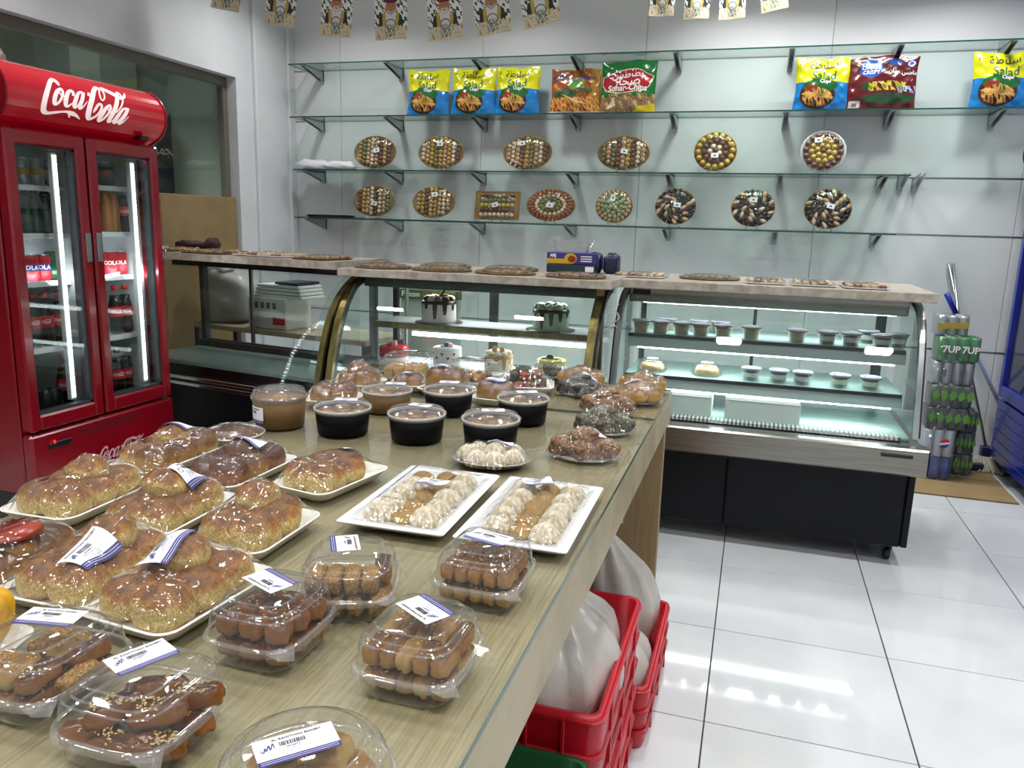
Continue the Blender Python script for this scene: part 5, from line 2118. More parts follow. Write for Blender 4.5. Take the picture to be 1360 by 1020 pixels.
def platter(label, px, py, z, rx, rz_, kind, lab, seed, board='gold_board', lean=.16, yy=5.63):
    """a board standing on its edge on the shelf, leaning back on a clear stand; local x across, y up the board, z out of it"""
    q = ony(px, py, yy)
    rx *= max(1, 1.17 - .17 * (px - 500) / 600)
    rz_ *= max(1, 1.07 - .07 * (px - 500) / 600)
    t = thing('sweets_platter', label, 'platter', (q.x, yy, z + .001 + .018), 0, 'sweets platters on the glass shelves', rot=(PI / 2 - lean, 0, 0))
    b = MB()
    rect = kind == 'rect'
    if rect:
        b.rings([rr(2 * rx, 2 * rz_, .006, 0, 3, (0, rz_)), rr(2 * rx, 2 * rz_, .006, .006, 3, (0, rz_)), rr(2 * rx - .012, 2 * rz_ - .012, .006, .007, 3, (0, rz_)), rr(2 * rx - .02, 2 * rz_ - .02, .006, .004, 3, (0, rz_))], 0, False, True, True)
    else:
        b.lathe([(.0001, 0), (.97, 0), (1, .3), (1, .7), (.96, 1), (.93, .5), (.0001, .4)], 44, rib=.006, ribn=22)
        b.V = [(v[0] * rx, v[1] * rz_ + rz_, v[2] * .009) for v in b.V]
    b.build('board', board, t)
    rnd = random.Random(seed)
    b = MB()
    s = .0165
    if kind in ('cols', 'rect'):
        ncol = int(2 * rx * .86 / (2 * s * 1.04))
        order = [rnd.choice((0, 1, 2, 3, 4, 1, 2)) for _ in range(30)]
        for i in range(len(order) - 1):
            if order[i + 1] == order[i]:
                order[i + 1] = (order[i] + 1) % 4
        if rect:
            nrow = int(2 * rz_ * .9 / (2 * s * 1.05))
            for j in range(nrow):
                for i in range(ncol):
                    x = (i - (ncol - 1) / 2) * 2.04 * s
                    y = rz_ + (j - (nrow - 1) / 2) * 2.1 * s
                    b.merge(b0, lambda v: (x + v[0] * s, y + v[1] * s, .014 + v[2] * s), [3, 0, 1, 4, 0, 2][j % 6])
        else:
            for i in range(ncol):
                x = (i - (ncol - 1) / 2) * 2.08 * s
                hh = rz_ * .9 * math.sqrt(max(0, 1 - (x / (rx * .97)) ** 2))
                nn = int(2 * hh / (2 * s * .92))
                for j in range(nn):
                    y = rz_ + (j - (nn - 1) / 2) * 1.9 * s
                    k = s * rnd.uniform(.9, 1.06)
                    b.merge(b0, lambda v: (x + v[0] * k, y + v[1] * k, .015 + v[2] * k), order[i])
                    if order[i] in (1, 2):
                        b.merge(b0, lambda v: (x + v[0] * .004, y + v[1] * .004, .015 + s * .72 + v[2] * .003), 0)
    elif kind in ('rings', 'orange', 'green', 'dark', 'rose'):
        RR = {'rings': [(.8, 1, 1.25), (.5, 0, 1.15), (.24, 3, 1.15), (0, 0, 1.)], 'orange': [(.8, 5, 1.15), (.58, 3, .85), (.36, 4, .9), (.15, 3, .9)], 'green': [(.84, 2, .9), (.64, 7, 1.), (.42, 7, 1.1), (.2, 7, 1.1), (0, 7, 1.1)], 'dark': [(.84, 6, 1.05), (.62, 3, 1.), (.4, 6, 1.05), (.2, 3, .9), (0, 6, 1)], 'rose': [(.76, 0, 1.25), (.5, 1, 1.2), (.26, 1, 1.1), (.0, 0, 1.)]}[kind]
        for (f, mi, sc) in RR:
            k = s * sc
            n = max(1, int(2 * PI * f * (rx + rz_) / 2 / (2 * k * (.72 if kind == 'orange' and f > .7 else .98))))
            for i in range(n):
                a = 2 * PI * i / n + f * 3
                m_ = mi
                if kind == 'dark':
                    m_ = (6, 2, 3, 2)[rnd.randrange(4)] if i % 2 else 6
                x, y = rx * f * math.cos(a), rz_ + rz_ * f * math.sin(a)
                zz = .014 + (.012 * (1 - f) if kind != 'orange' else 0)
                if kind == 'orange' and f > .7:
                    b.merge(b0, lambda v: (x + (v[0] * math.cos(a) * 1.5 - v[1] * math.sin(a) * .75) * k, y + (v[0] * math.sin(a) * 1.5 + v[1] * math.cos(a) * .75) * k, zz + v[2] * k), m_)
                elif kind == 'dark':
                    aa = a + .7
                    b.merge(b0, lambda v: (x + (v[0] * math.cos(aa) * 1.5 - v[1] * math.sin(aa) * .8) * k, y + (v[0] * math.sin(aa) * 1.5 + v[1] * math.cos(aa) * .8) * k, zz + v[2] * k), m_)
                else:
                    b.merge(b0, lambda v: (x + v[0] * k, y + v[1] * k, zz + v[2] * k), m_)
                    if m_ == 1:
                        b.merge(b0, lambda v: (x + v[0] * .004, y + v[1] * .004, zz + s * .72 + v[2] * .003), 0)
    b.build('sweets', SW, t, kind='stuff')
    b = MB()
    b.lathe([(.98, .006), (.9, .026), (.5, .034), (.0001, .034)], 36, rib=.004, ribn=18)
    b.V = [(v[0] * rx, v[1] * rz_ + rz_, v[2]) for v in b.V]
    b.build('cling_film', 'film', t)
    b = MB()
    c, sn = math.cos(lab[2]), math.sin(lab[2])
    b.box(-.024, -.016, .036, .024, .016, .0375, 0)
    b.box(-.008, -.006, .0376, .008, .004, .0382, 1)
    b.V = [(lab[0] * rx + v[0] * c - v[1] * sn, rz_ + lab[1] * rz_ + v[0] * sn + v[1] * c, v[2]) for v in b.V]
    b.build('price_label', ['label_white', 'grey_ink'], t)
    # clear easel
    b = MB()
    for sx in (-.035, .035):
        b.bbox(sx - .004, -.017, -.06, sx + .004, -.012, .02, .001)
        b.bbox(sx - .004, -.014, .016, sx + .004, .008, .02, .001)
        b.bbox(sx - .004, -.014, -.006, sx + .004, .1, -.002, .001)
    b.V = [(v[0], v[1] + .008, v[2]) for v in b.V]
    b.build('easel', 'clear_rim', t)
    return t


R3, R4 = SHZ[2], SHZ[3]
oval = dict(rx=.148, rz_=.11)
platter('oval platter of ridged sweets in yellow and brown columns, first on the third shelf', 497, 200, R3, .152, .115, 'cols', (.15, .05, .15), 1)
platter('oval platter of tan and brown sweets, second from the left on the third shelf', 585, 200, R3, .16, .115, 'cols', (.0, .45, .0), 12)
platter('oval platter of mixed sweets with label at upper left, third on the third shelf', 700, 200, R3, .165, .115, 'cols', (-.2, .5, .1), 23)
platter('oval platter of mixed sweets with label in the middle, fourth on the third shelf', 828, 198, R3, .17, .115, 'cols', (.05, .05, -.2), 34)
platter('round platter with an outer ring of yellow sweets on the third shelf', 950, 199, R3, .135, .128, 'rings', (.0, -.25, .0), 45)
platter('round white-rimmed platter of yellow and brown sweets, far right of the third shelf', 1094, 195, R3, .14, .132, 'rose', (-.25, .5, .1), 56, 'china')
platter('oval platter of yellow and brown sweets, first on the lowest shelf', 496, 266, R4, .15, .112, 'cols', (.1, -.2, -.3), 67)
platter('oval platter of pale and yellow sweets, second on the lowest shelf', 575, 267, R4, .15, .112, 'cols', (.1, .45, .1), 78)
platter('rectangular gold tray of sweets in straight rows on the lowest shelf', 660, 266, R4, .155, .1, 'rect', (-.05, .0, .25), 89)
platter('oval platter ringed with orange pastry fingers on the lowest shelf', 731, 269, R4, .165, .112, 'orange', (-.0, -.05, .0), 90)
platter('round platter of green pistachio sweets on the lowest shelf', 815, 274, R4, .122, .115, 'green', (-.05, .45, 1.5), 91)
platter('round platter of dark glossy sweets, left one of three on the lowest shelf', 897, 272, R4, .132, .122, 'dark', (.1, .05, -.1), 92)
platter('round platter of dark glossy sweets, middle one of three on the lowest shelf', 1000, 276, R4, .138, .124, 'dark', (.0, .4, -.1), 93)
platter('round platter of dark glossy sweets, right one of three on the lowest shelf', 1100, 275, R4, .147, .13, 'dark', (.1, .1, -.2), 94)
for (px, py, z, lb) in ((431, 219, R3, 'crumpled white plastic bags lying at the left end of the third shelf'),):
    q = ony(px, py, 5.62)
    t = thing('plastic_bag', lb, 'bag', (q.x, 5.62, z + .0005))
    for i, (x, r_) in enumerate(((-.08, (.17, .1, .055)), (.13, (.14, .09, .045)))):
        b = MB()
        b.blob((x, 0, .025), r_, 26, 12, .9, .14, i + 2, 0, fr=5)
        b.build('fold', mat('thin_white_plastic', '#cfcfd6', rough=.35) if 'thin_white_plastic' not in MATS else 'thin_white_plastic', t)
q = ony(438, 286, 5.6)
t = thing('black_tray', 'flat black plastic tray lying at the left end of the lowest shelf', 'tray', (q.x, 5.62, R4 + .0005))
b = MB()
R = [rr(.3, .2, .03, 0), rr(.33, .23, .03, .012), rr(.34, .24, .03, .013), rr(.32, .22, .03, .012), rr(.29, .19, .03, .003)]
b.rings(R, 0, True, True, True)
b.build('tray_shell', 'black', t)
b = MB()
R = [[(v[0], v[1], v[2] + .008) for v in r_] for r_ in R]
b.rings(R, 0, True, True, True)
b.build('nested_tray', 'black_matte', t)

# ================================================================== snack bags (printed film pouches)


def bag_print(kind):
    P = Print(84, 92, '#1273b8')
    if kind == 'salad':
        P.rect(0, .56, 1, 1, '#d9d20f')
        P.poly([(0, .5), (0, .6), (.4, .63), (1, .57), (1, .5)], '#d9d20f')
        P.rect(0, 0, 1, .52, '#1273b8')
        P.ell(.42, .3, .33, .27, '#3a1c10')
        P.ell(.46, .45, .33, .13, '#14602a')
        P.ell(.3, .4, .12, .09, '#8c2f1a')
        P.blotch(((P.U - .42) / .27) ** 2 + ((P.Vv - .25) / .17) ** 2 < 1, ['#b8843a', '#d0a55a', '#8a4d20'], 5, 3, 1.2, -.3)
        P.poly([(.12, .3), (.2, .36), (.72, .25), (.7, .2)], '#cfa65a')
        P.poly([(.15, .22), (.3, .3), (.62, .33), (.6, .28)], '#b4843c')
        P.ell(.1, .86, .03, .03, '#a86a1a')
    elif kind == 'oman':
        P.rect(0, 0, 1, 1, '#8f4a1e')
        P.blotch(P.U < 2, ['#a45c1c', '#7b3616', '#b5792a'], 2, 2, .4, .0)
        P.rect(.82, 0, 1, 1, '#a9761c')
        P.ell(.52, .66, .17, .14, '#5d8a3a')
        P.ell(.3, .42, .25, .08, '#38502c')
        P.blotch((P.Vv < .36) & (P.Vv > .05), ['#cf8f3a', '#e0b060', '#b4602a'], 4, 3, 2.2, -.5)
        P.poly([(.2, .44), (.5, .25), (.75, .2), (.45, .33)], '#e2bd70')
        P.rect(0, 0, 1, .05, '#c9c2bb')
    elif kind == 'sohar':
        P.rect(0, 0, 1, 1, '#17692e')
        P.poly([(.03, .7), (.3, .8), (.5, .84), (.75, .8), (.97, .7), (.9, .5), (.75, .38), (.3, .36), (.1, .42), (.02, .55)], '#d9d0b0')
        P.poly([(.05, .69), (.3, .78), (.5, .82), (.75, .78), (.95, .69), (.88, .5), (.73, .4), (.32, .38), (.12, .43), (.04, .55)], '#a8182a')
        P.rect(0, 0, 1, .3, '#8a6a44')
        P.blotch(P.Vv < .36, ['#a5835a', '#6f4f30', '#c0a070'], 4, 3, 1.1, -.2)
        P.poly([(.6, 0), (.7, .12), (1, .18), (1, 0)], '#c9b013')
        P.poly([(.12, .08), (.3, .14), (.26, .3)], '#e6dcc0')
    else:
        P.rect(0, 0, 1, 1, '#5c1318')
        P.ell(.32, .76, .17, .17, '#2a50a8')
        P.ell(.66, .86, .1, .06, '#2a50a8')
        P.ell(.9, .86, .06, .06, '#3a5cb0')
        P.ring(.9, .86, .042, .042, .25, '#c8d0e6')
        P.ell(.6, .2, .4, .09, '#1d4524')
        P.ell(.3, .42, .1, .08, '#1d4524')
        P.blotch((P.U > .3) & (P.U < .85) & (P.Vv > .34) & (P.Vv < .5), ['#b9a02c', '#d8c84a', '#8c7a20'], 5, 4, .3, -.3)
        P.blotch((P.U > .72) & (P.Vv > .3) & (P.Vv < .44), ['#c9d4e6', '#6f88b8'], 6, 5, .9, .0)
        P.rect(.04, .04, .2, .17, '#b9b4b0')
        P.rect(.08, .07, .16, .13, '#6a6668')
    return P


def snack_bag(label, x, z, w_, h_, me, rz=0., tilt=-.1, y=5.62):
    t = thing('snack_bag', label, 'snack bag', (x, y, z + .006), 0, 'snack bags on the second shelf', rot=(tilt, 0, rz))
    link('pouch', me[0], t)
    link('pouch_back', me[1], t)
    link('lettering', me[2], t)
    return t


def bag_meshes(kind, w_, h_, texts, seed):
    P = bag_print(kind)
    dep = .055

    def bulge(u, v):
        return (max(0, math.sin(PI * u)) ** .6) * (max(0, math.sin(PI * min(1, v * .93 + .03))) ** .7)

    def outline(u, v):
        x = (u - .5) * w_ * (1 - .05 * math.sin(PI * v) + .012 * math.sin(9 * v + seed))
        zt = h_ * (1 + .02 * math.sin(7 * u + seed) + .012 * math.sin(17 * u + seed))
        return x, v * zt

    def wr(u, v):
        return .0035 * math.sin(17 * u + 9 * v + seed) * math.sin(13 * v - 5 * u + seed) + .002 * math.sin(31 * v + seed) * math.sin(23 * u)

    def front(u, v):
        x, z = outline(u, v)
        e = bulge(u, v)
        return (x, -dep * e - wr(u, v) * min(1, 3 * e), z)
    ex = MB()
    for (s, size, mi, cu_, cv_, ang, bold, shear) in texts:
        tb = textmb(s, size, 0, bold, shear)
        c, sn = math.cos(ang), math.sin(ang)

        def fn(v):
            u, vv = cu_ + (v[0] * c - v[1] * sn) / w_, cv_ + (v[0] * sn + v[1] * c) / h_
            p = front(min(max(u, .01), .99), min(max(vv, .01), .99))
            return (p[0], p[1] - .0018, p[2])
        ex.merge(tb, fn, mi)
    f = P.mesh('pouch', front, ['print_gloss'])
    B = Print(14, 14, {'salad': '#1273b8', 'oman': '#8f4a1e', 'sohar': '#17692e'}.get(kind, '#5c1318'))
    bk = B.mesh('pouch_back', lambda u, v: (outline(u, v)[0], dep * .8 * bulge(u, v) + .0004, outline(u, v)[1]), ['print_gloss'])
    lt = ex.mesh('lettering', ['ink_green', 'ink_brown', 'ink_white', 'ink_violet'])
    return f, bk, lt


mat('ink_green', '#0f5a2a', rough=.4)
mat('ink_brown', '#3a1f10', rough=.4)
mat('ink_white', '#e9e6e2', rough=.4)
mat('ink_violet', '#3a2a86', rough=.4)
Z2 = SHZ[1]
K = 1 / 185.
SAL = bag_meshes('salad', .335, .325, [('Salad', .074, 0, .52, .635, 0, .0016, 0), ('Chips', .03, 2, .55, .54, 0, .001, 0), (arab('سلاطة'), .07, 1, .5, .855, .06, .0006, 0)], 1)
OMA = bag_meshes('oman', .36, .3, [(arab('شيبس عمان'), .06, 3, .48, .83, 0, .001, 0), ('Chips Oman', .05, 0, .5, .5, .03, .002, 0)], 2)
SOH = bag_meshes('sohar', .39, .345, [('Sohar-Chips', .056, 2, .5, .46, 0, .0015, .1), (arab('بطاطس'), .07, 2, .5, .72, 0, .001, 0), (arab('صحار'), .085, 2, .5, .59, 0, .001, 0)], 3)
CRI = bag_meshes('crispy', .41, .325, [('OMANI', .035, 2, .32, .77, 0, .001, 0), ('CRISPY', .032, 2, .32, .68, 0, .001, 0), (arab('شيبس'), .04, 2, .32, .86, 0, .001, 0), (arab('بطاطس عمان'), .034, 2, .8, .68, 0, .001, 0)], 4)
for (px, me, w_, lb, rz) in ((568, SAL, .29, 'yellow and blue bag of salad chips, leftmost on the second shelf', .0), (628, SAL, .29, 'yellow and blue bag of salad chips in the middle of the left trio', .06), (686, SAL, .29, 'yellow and blue bag of salad chips beside the orange snack bag', -.04), (763, OMA, .3, 'orange-brown bag of chips with violet Arabic lettering, left of the green bag', .05), (832, SOH, .32, 'green and red bag of potato chips with white Arabic lettering', -.03), (1088, SAL, .3, 'yellow and blue bag of salad chips leaning on the dark red bag', .02), (1167, CRI, .42, 'large dark red bag of crispy snacks with a blue round emblem', .0), (1325, SAL, .3, 'yellow and blue bag of salad chips alone at the far right of the second shelf', .1)):
    q = ony(px, 150, 5.62)
    snack_bag(lb, q.x, Z2, w_, .3, me, rz)

# ================================================================== paper flags on strings
FLAGP = []
for var in range(2):
    P = Print(56, 84, '#f0f1ec')
    P.blotch(P.U < 2, ['#22403c', '#1c2a2a', '#f0f1ec'], 3.2, 4.4, .7 + var, .25)
    P.poly([(.12, .26), (.16, .5), (.3, .57), (.7, .57), (.84, .5), (.88, .26)], '#2b2f2c')
    P.poly([(.26, .2), (.24, .56), (.38, .6), (.44, .2)], '#b9a750')
    P.poly([(.72, .2), (.76, .56), (.62, .6), (.56, .2)], '#b9a750')
    P.poly([(.4, .2), (.34, .58), (.66, .58), (.62, .2)], '#e4dfe2')
    P.ell(.5, .7, .17, .15, '#b98058')
    P.ell(.5, .595, .12, .07, ['#d9cfc4', '#b9ada2'][var])
    P.ell(.5, .645, .09, .016, ['#d9cfc4', '#8a7468'][var])
    P.ell(.5, .622, .05, .012, '#9c5a48')
    P.ell(.44, .73, .026, .012, '#3a241a')
    P.ell(.56, .73, .026, .012, '#3a241a')
    P.ell(.5, .69, .022, .035, '#a36d47')
    P.ell(.5, .855, .23, .085, ['#6b2034', '#54233f'][var])
    P.rect(0, 0, 1, .26, '#ddd3b8')
    P.blotch(P.Vv < .3, ['#cdbb88', '#efe9da', '#a88f5a'], 4, 3, 1.9, .0)
    P.ring(.5, .33, .14, .1, .1, '#4d5a56')
    P.blotch((((P.U - .5) / .16) ** 2 + ((P.Vv - .2) / .14) ** 2 < 1), ['#2c4a44', '#8fa39a'], 7, 6, .4, -.1)
    FLAGP.append(P)


def flag_mesh(P, w_, h_, seed):
    def fn(u, v):
        return ((u - .5) * w_, .008 * math.sin(3 * u + seed) * (1 - v) + .004 * math.sin(5 * u + 4 * v + seed), (v - 1) * h_)
    return P.mesh('printed_sheet', fn, ['print_paper'])


for (Yf, lst, w_, h_, nm) in ((4.5, [(308, 14, .2), (378, 35, .15), (449, 49, .08), (519, 53, 0), (588, 53, -.08), (649, 47, -.12), (709, 36, -.2)], .212, .262, 'left'), (5.1, [(880, 21, .05), (925, 25, .02), (970, 25, -.04), (1021, 15, -.16)], .15, .215, 'right')):
    ropes = []
    MES = [flag_mesh(FLAGP[i], w_, h_, i * 2) for i in range(2)]
    for i, (px, py, rl) in enumerate(lst):
        q = ony(px, py, Yf)
        ztop = q.z + h_
        t = thing('paper_flag', f'printed paper flag with a robed man, {ord_[i]} from the left on the {nm} string', 'flag', (q.x - .5 * h_ * math.sin(rl) * 0, Yf, ztop), 0, f'paper flags on the {nm} string', rot=(0, -rl * -1, 0))
        link('printed_sheet', MES[i % 2], t)
        b = MB()
        b.box(-w_ / 2, -.001, -.006, w_ / 2, .001, .004)
        b.build('folded_hem', 'white_print', t)
        ropes.append(Vector((q.x, Yf, ztop + .003)))
    d0, d1 = ropes[0] - ropes[1], ropes[-1] - ropes[-2]
    pts = [ropes[0] + d0 * 2 + Vector((0, 0, .25))] + [ropes[0] + d0] + ropes + [ropes[-1] + d1] + [ropes[-1] + d1 * 2 + Vector((0, 0, .2))]
    b = MB()
    b.tube(pts, .0025, 6)
    o = b.build('flag_string', 'white_print')
    tag(o, f'thin white string carrying the {nm} row of paper flags', 'string')

# ================================================================== trays lying on the marble slabs
mat('foil_tray', '#8a7350', '#6f5a3a', rough=.4, metal=.3, scale=20)
mat('sweet_crumb', '#a58452', '#74562e', rough=.6, scale=90, bump=.8, lo=.4, hi=.6)
mat('sweet_crumb_pale', '#b9a888', '#8f7a56', rough=.6, scale=80, bump=.8)


def slab_tray(label, xa, xb, py, Y, z, dep, board, crumb, rnd_=False, seed=1, rz=0.):
    a, c = ony(xa, py, Y), ony(xb, py, Y)
    w_ = c.x - a.x
    t = thing('sweets_tray', label, 'tray', ((a.x + c.x) / 2, Y, z + .0004), rz, 'flat trays of sweets on the marble slabs')
    b = MB()
    if rnd_:
        b.lathe([(.0001, .001), (.47, .001), (.48, 0), (.5, .008), (.49, .009), (.46, .003), (.0001, .003)], 40)
        b.V = [(v[0] * w_, v[1] * dep, v[2]) for v in b.V]
    else:
        b.rings([rr(w_ - .03, dep - .03, .01, 0), rr(w_, dep, .012, .007), rr(w_ - .004, dep - .004, .012, .008), rr(w_ - .035, dep - .035, .01, .0025)], 0, True, True, True)
    b.build('board', board, t)
    rnd = random.Random(seed)
    b = MB()
    nx, ny = max(3, int(w_ / .036)), max(3, int(dep / .036))
    for i in range(nx):
        for j in range(ny):
            u, v = (i + .5) / nx - .5, (j + .5) / ny - .5
            if rnd_ and u * u + v * v > .19:
                continue
            s = .0165 * rnd.uniform(.8, 1.15)
            x, y = u * w_ * .88, v * dep * .86
            b.merge(b0, lambda q: (x + q[0] * s, y + q[1] * s, .011 + q[2] * s * rnd_h), rnd.choice((0, 0, 1))) if (rnd_h := rnd.uniform(.6, 1.0)) else None
    b.build('sweets', [crumb, 'sweet_brown'], t, kind='stuff')
    f = membrane(w_, dep, .009, [(0, 0, .008, w_ * .46, dep * .45, .014)], 2. if rnd_ else 6., 30, 60)
    film_mesh(t, [(w_ * .5 * math.cos(q), dep * .5 * math.sin(q), 0) for q in np.linspace(0, 2 * PI, 40, endpoint=False)] if rnd_ else rr(w_ - .004, dep - .004, .012, 0, 8), f, 'film_loose', 8, .0015, seed)
    return t


S1Z, S2Z, S3Z = 1.2675, 1.2385, 1.2325
slab_tray('flat brown tray of sweets on the left slab, right beside the red cooler', 218, 252, 338, 3.95, S1Z, .26, 'foil_tray', 'sweet_crumb', seed=1, rz=A1)
slab_tray('flat brown tray of sweets with dark edge, second on the left slab', 256, 320, 342, 3.88, S1Z, .26, 'foil_tray', 'sweet_crumb', seed=2, rz=A1)
slab_tray('flat tray of sweets with a white front edge, third on the left slab', 325, 398, 346, 3.83, S1Z, .26, 'china', 'sweet_crumb_pale', seed=3, rz=A1)
slab_tray('flat brown tray of sweets at the right end of the left slab', 402, 454, 349, 3.76, S1Z, .26, 'foil_tray', 'sweet_crumb', seed=4, rz=A1)
for i, (xa, xb, Y, lb) in enumerate(((473, 545, 3.74, 'first of the front row on the middle slab'), (549, 626, 3.74, 'second of the front row on the middle slab'), (632, 712, 3.74, 'third of the front row on the middle slab'), (725, 806, 3.72, 'in front of the purple box'), (470, 520, 4.06, 'first of the back row on the middle slab'), (560, 625, 4.06, 'second of the back row on the middle slab'), (645, 715, 4.06, 'third of the back row on the middle slab'))):
    slab_tray('round gold-edged tray of brown sweets, ' + lb, xa, xb, 355, Y, S2Z, .26, 'foil_tray', 'sweet_crumb', True, 10 + i)
slab_tray('white tray of pale sweets at the left end of the right slab', 816, 886, 362, 4.15, S3Z, .3, 'china', 'sweet_crumb_pale', seed=21)
slab_tray('long brown platter of sweets stacked highest on the right slab', 902, 984, 364, 4.2, S3Z, .3, 'foil_tray', 'sweet_crumb', True, seed=22)
slab_tray('white tray of sweets right of the long brown platter', 990, 1044, 368, 4.1, S3Z, .3, 'china', 'sweet_crumb_pale', seed=23)
slab_tray('white tray of sweets, second from the right end of the right slab', 1050, 1110, 371, 4.1, S3Z, .3, 'china', 'sweet_crumb_pale', seed=24)
slab_tray('white tray of sweets at the right end of the right slab', 1117, 1178, 374, 4.08, S3Z, .3, 'china', 'sweet_crumb_pale', seed=25)

q = ony(264, 326, 4.12)
t = thing('cloth_bundle', 'dark maroon rolled cloth bundle lying behind the trays on the left slab', 'cloth', (q.x, 4.12, S1Z + .0004), A1)
mat('maroon_cloth', '#3a1512', '#270d0b', rough=.8, scale=30, bump=.5)
b = MB()
b.blob((-.05, 0, .03), (.14, .045, .03), 24, 10, .9, .15, 2, 0, fr=5)
b.build('cloth_roll', 'maroon_cloth', t)
b = MB()
b.blob((.12, 0, .04), (.05, .045, .042), 18, 10, .9, .12, 3, 0, fr=5)
b.build('knotted_end', 'maroon_cloth', t)

# boxes and dish at the back of the middle slab
mat('violet_box', '#3b2a78', rough=.4)
mat('yellow_print', '#c9a21c', rough=.4)
mat('teal_box', '#16323a', rough=.4)
mat('dark_blue', '#14183f', rough=.35)
q = ony(772, 350, 4.2)
t = thing('flat_box', 'flat dark teal box lying under the purple and yellow box', 'box', (q.x - .03, 4.16, S2Z + .0004))
b = MB()
b.bbox(-.13, -.09, 0, .13, .09, .042, .003)
b.build('carton', 'teal_box', t)
b = MB()
b.bbox(.08, -.092, .008, .125, -.09, .034, .0005)
b.build('label', 'label_white', t)
t = thing('flat_box', 'purple and yellow food wrap box with a round picture, under the clear dish', 'box', (q.x - .03, 4.16, S2Z + .0432))
b = MB()
b.bbox(-.135, -.07, 0, .135, .07, .06, .003)
b.build('carton', 'violet_box', t)
b = MB()
b.bbox(-.134, -.0712, .002, -.02, -.07, .028, .0003)
b.build('yellow_band', 'yellow_print', t)
b = MB()
b.lathe([(.0001, 0), (.034, 0)], 24)
b.V = [(-.005 + v[0], -.0716, .03 + v[1] * .82) for v in b.V]
b.build('yellow_roundel', 'yellow_print', t)
b = MB()
b.lathe([(.0001, 0), (.022, 0)], 20)
b.V = [(.002 + v[0], -.0722, .028 + v[1] * .82) for v in b.V]
b.build('picture', 'red_jam', t)
b = MB()
b.merge(textmb('ARJ', .022, bold=.001), lambda v: (-.1 + v[0], -.0722, .044 + v[1]))
for i in range(3):
    b.box(.05, -.0722, .016 + .012 * i, .11, -.0718, .021 + .012 * i)
b.build('lettering', 'white_print', t)
t = thing('clear_dish', 'shallow clear square dish on top of the purple box', 'dish', (q.x - .04, 4.16, S2Z + .1036))
b = MB()
b.rings([rr(.15, .12, .02, .001), rr(.16, .13, .02, .004), rr(.22, .17, .02, .058), rr(.235, .185, .02, .06)], 0, True, True)
b.build('shell', 'clear_rim', t)
b = MB()
b.rings([rr(.235, .185, .02, .0595), rr(.24, .19, .02, .0615), rr(.222, .172, .02, .0612)], 0)
b.build('rim', 'clear_rim', t)
q2 = ony(800, 350, 4.2)
for i, dx in enumerate((-.035, .055)):
    t = thing('tape_dispenser', ('dark blue lumpy pack beside the purple box', 'dark blue rounded pack at the right end beside the slab joint')[i], 'pack', (q2.x + dx, 4.17, S2Z + .0004), 0, 'dark blue packs')
    b = MB()
    b.blob((0, 0, .05), (.042, .05, .05), 18, 10, .55, .08, i, 0)
    b.build('pack_body', 'dark_blue', t)
    b = MB()
    b.lathe([(.022, .09), (.022, .108), (.0001, .11)], 16)
    b.build('cap', 'black', t)

# ================================================================== behind the cases
mat('sack_plastic', '#b9b7b4', '#a6a4a2', rough=.3, scale=6, bump=.5, bscale=12)
t = thing('work_table', 'pale work table seen through the glass of the dark left case', 'table', (-2.86, 4.47, 0), A1)
b = MB()
b.bbox(-.72, -.2, .74, .72, .2, .775, .004)
b.build('tabletop', mat('table_cream', '#b9ac92', rough=.5), t)
for sx in (-.7, .7):
    for sy in (-.17, .17):
        b = MB()
        b.bbox(sx - .02, sy - .02, 0, sx + .02, sy + .02, .74, .003)
        b.build('leg', 'dark_aluminium', t)
b = MB()
b.bbox(-.68, -.18, .15, .68, .18, .17, .003)
b.build('undershelf', 'black_matte', t)
q = ony(293, 440, 4.44)
t = thing('wrapped_sack', 'large translucent plastic sack standing on the pale work table', 'sack', (-3.4, 4.53, .776))
b = MB()
b.blob((0, 0, .17), (.185, .13, .19), 40, 22, .62, .07, 2, 0, fr=4)
b.build('sack_body', 'sack_plastic', t)
b = MB()
b.blob((-.04, -.02, .355), (.1, .08, .03), 20, 8, .8, .2, 3, fr=5)
b.build('gathered_top', 'sack_plastic', t)
t = thing('support_pole', 'thin dark pole rising behind the dark left case', 'pole', (ony(336, 440, 4.235).x, 4.235, 0))
b = MB()
b.tube([(0, 0, .01), (0, 0, 1.18)], .013, 12)
b.build('tube', 'dark_aluminium', t)
b = MB()
b.lathe([(.0001, 0), (.05, 0), (.05, .008), (.015, .014)], 20)
b.build('base', 'dark_aluminium', t)
q = ony(372, 420, 4.45)
t = thing('white_carton', 'white carton with red marks on the work table behind the pole', 'box', (q.x, 4.45, .776), A1)
b = MB()
b.bbox(-.16, -.12, 0, .16, .12, .2, .004)
b.build('carton', 'box_white', t)
b = MB()
for i in range(4):
    b.box(-.1 + .05 * i, -.1212, .13, -.07 + .05 * i, -.1206, .17)
b.build('print', 'grey_ink', t)
b = MB()
b.box(.05, -.1212, .03, .15, -.1206, .08)
b.build('red_print', 'label_red', t)
t = thing('paper_stack', 'stack of white paper bags on the white carton behind the cases', 'paper', (q.x + .08, 4.44, .9765), A1)
for i in range(4):
    b = MB()
    b.bbox(-.2 + .01 * i, -.11, .022 * i, .2 - .008 * i, .11, .022 * i + .018, .003)
    b.build('bundle', 'box_white', t)
b = MB()
b.bbox(-.02, -.11, .089, .17, .1, .105, .004)
b.build('blue_cloth', 'dark_blue', t)
q = ony(572, 391, 4.7)
t = thing('foil_box', 'long green and gold foil box seen through the cake case', 'box', (q.x, 4.7, 0))
b = MB()
b.bbox(-.2, -.02, .0, .2, .03, q.z - .03, .004)
b.bbox(-.2, -.1, 0, .2, .06, .02, .004)
b.build('stand_board', 'dim_wall', t)
b = MB()
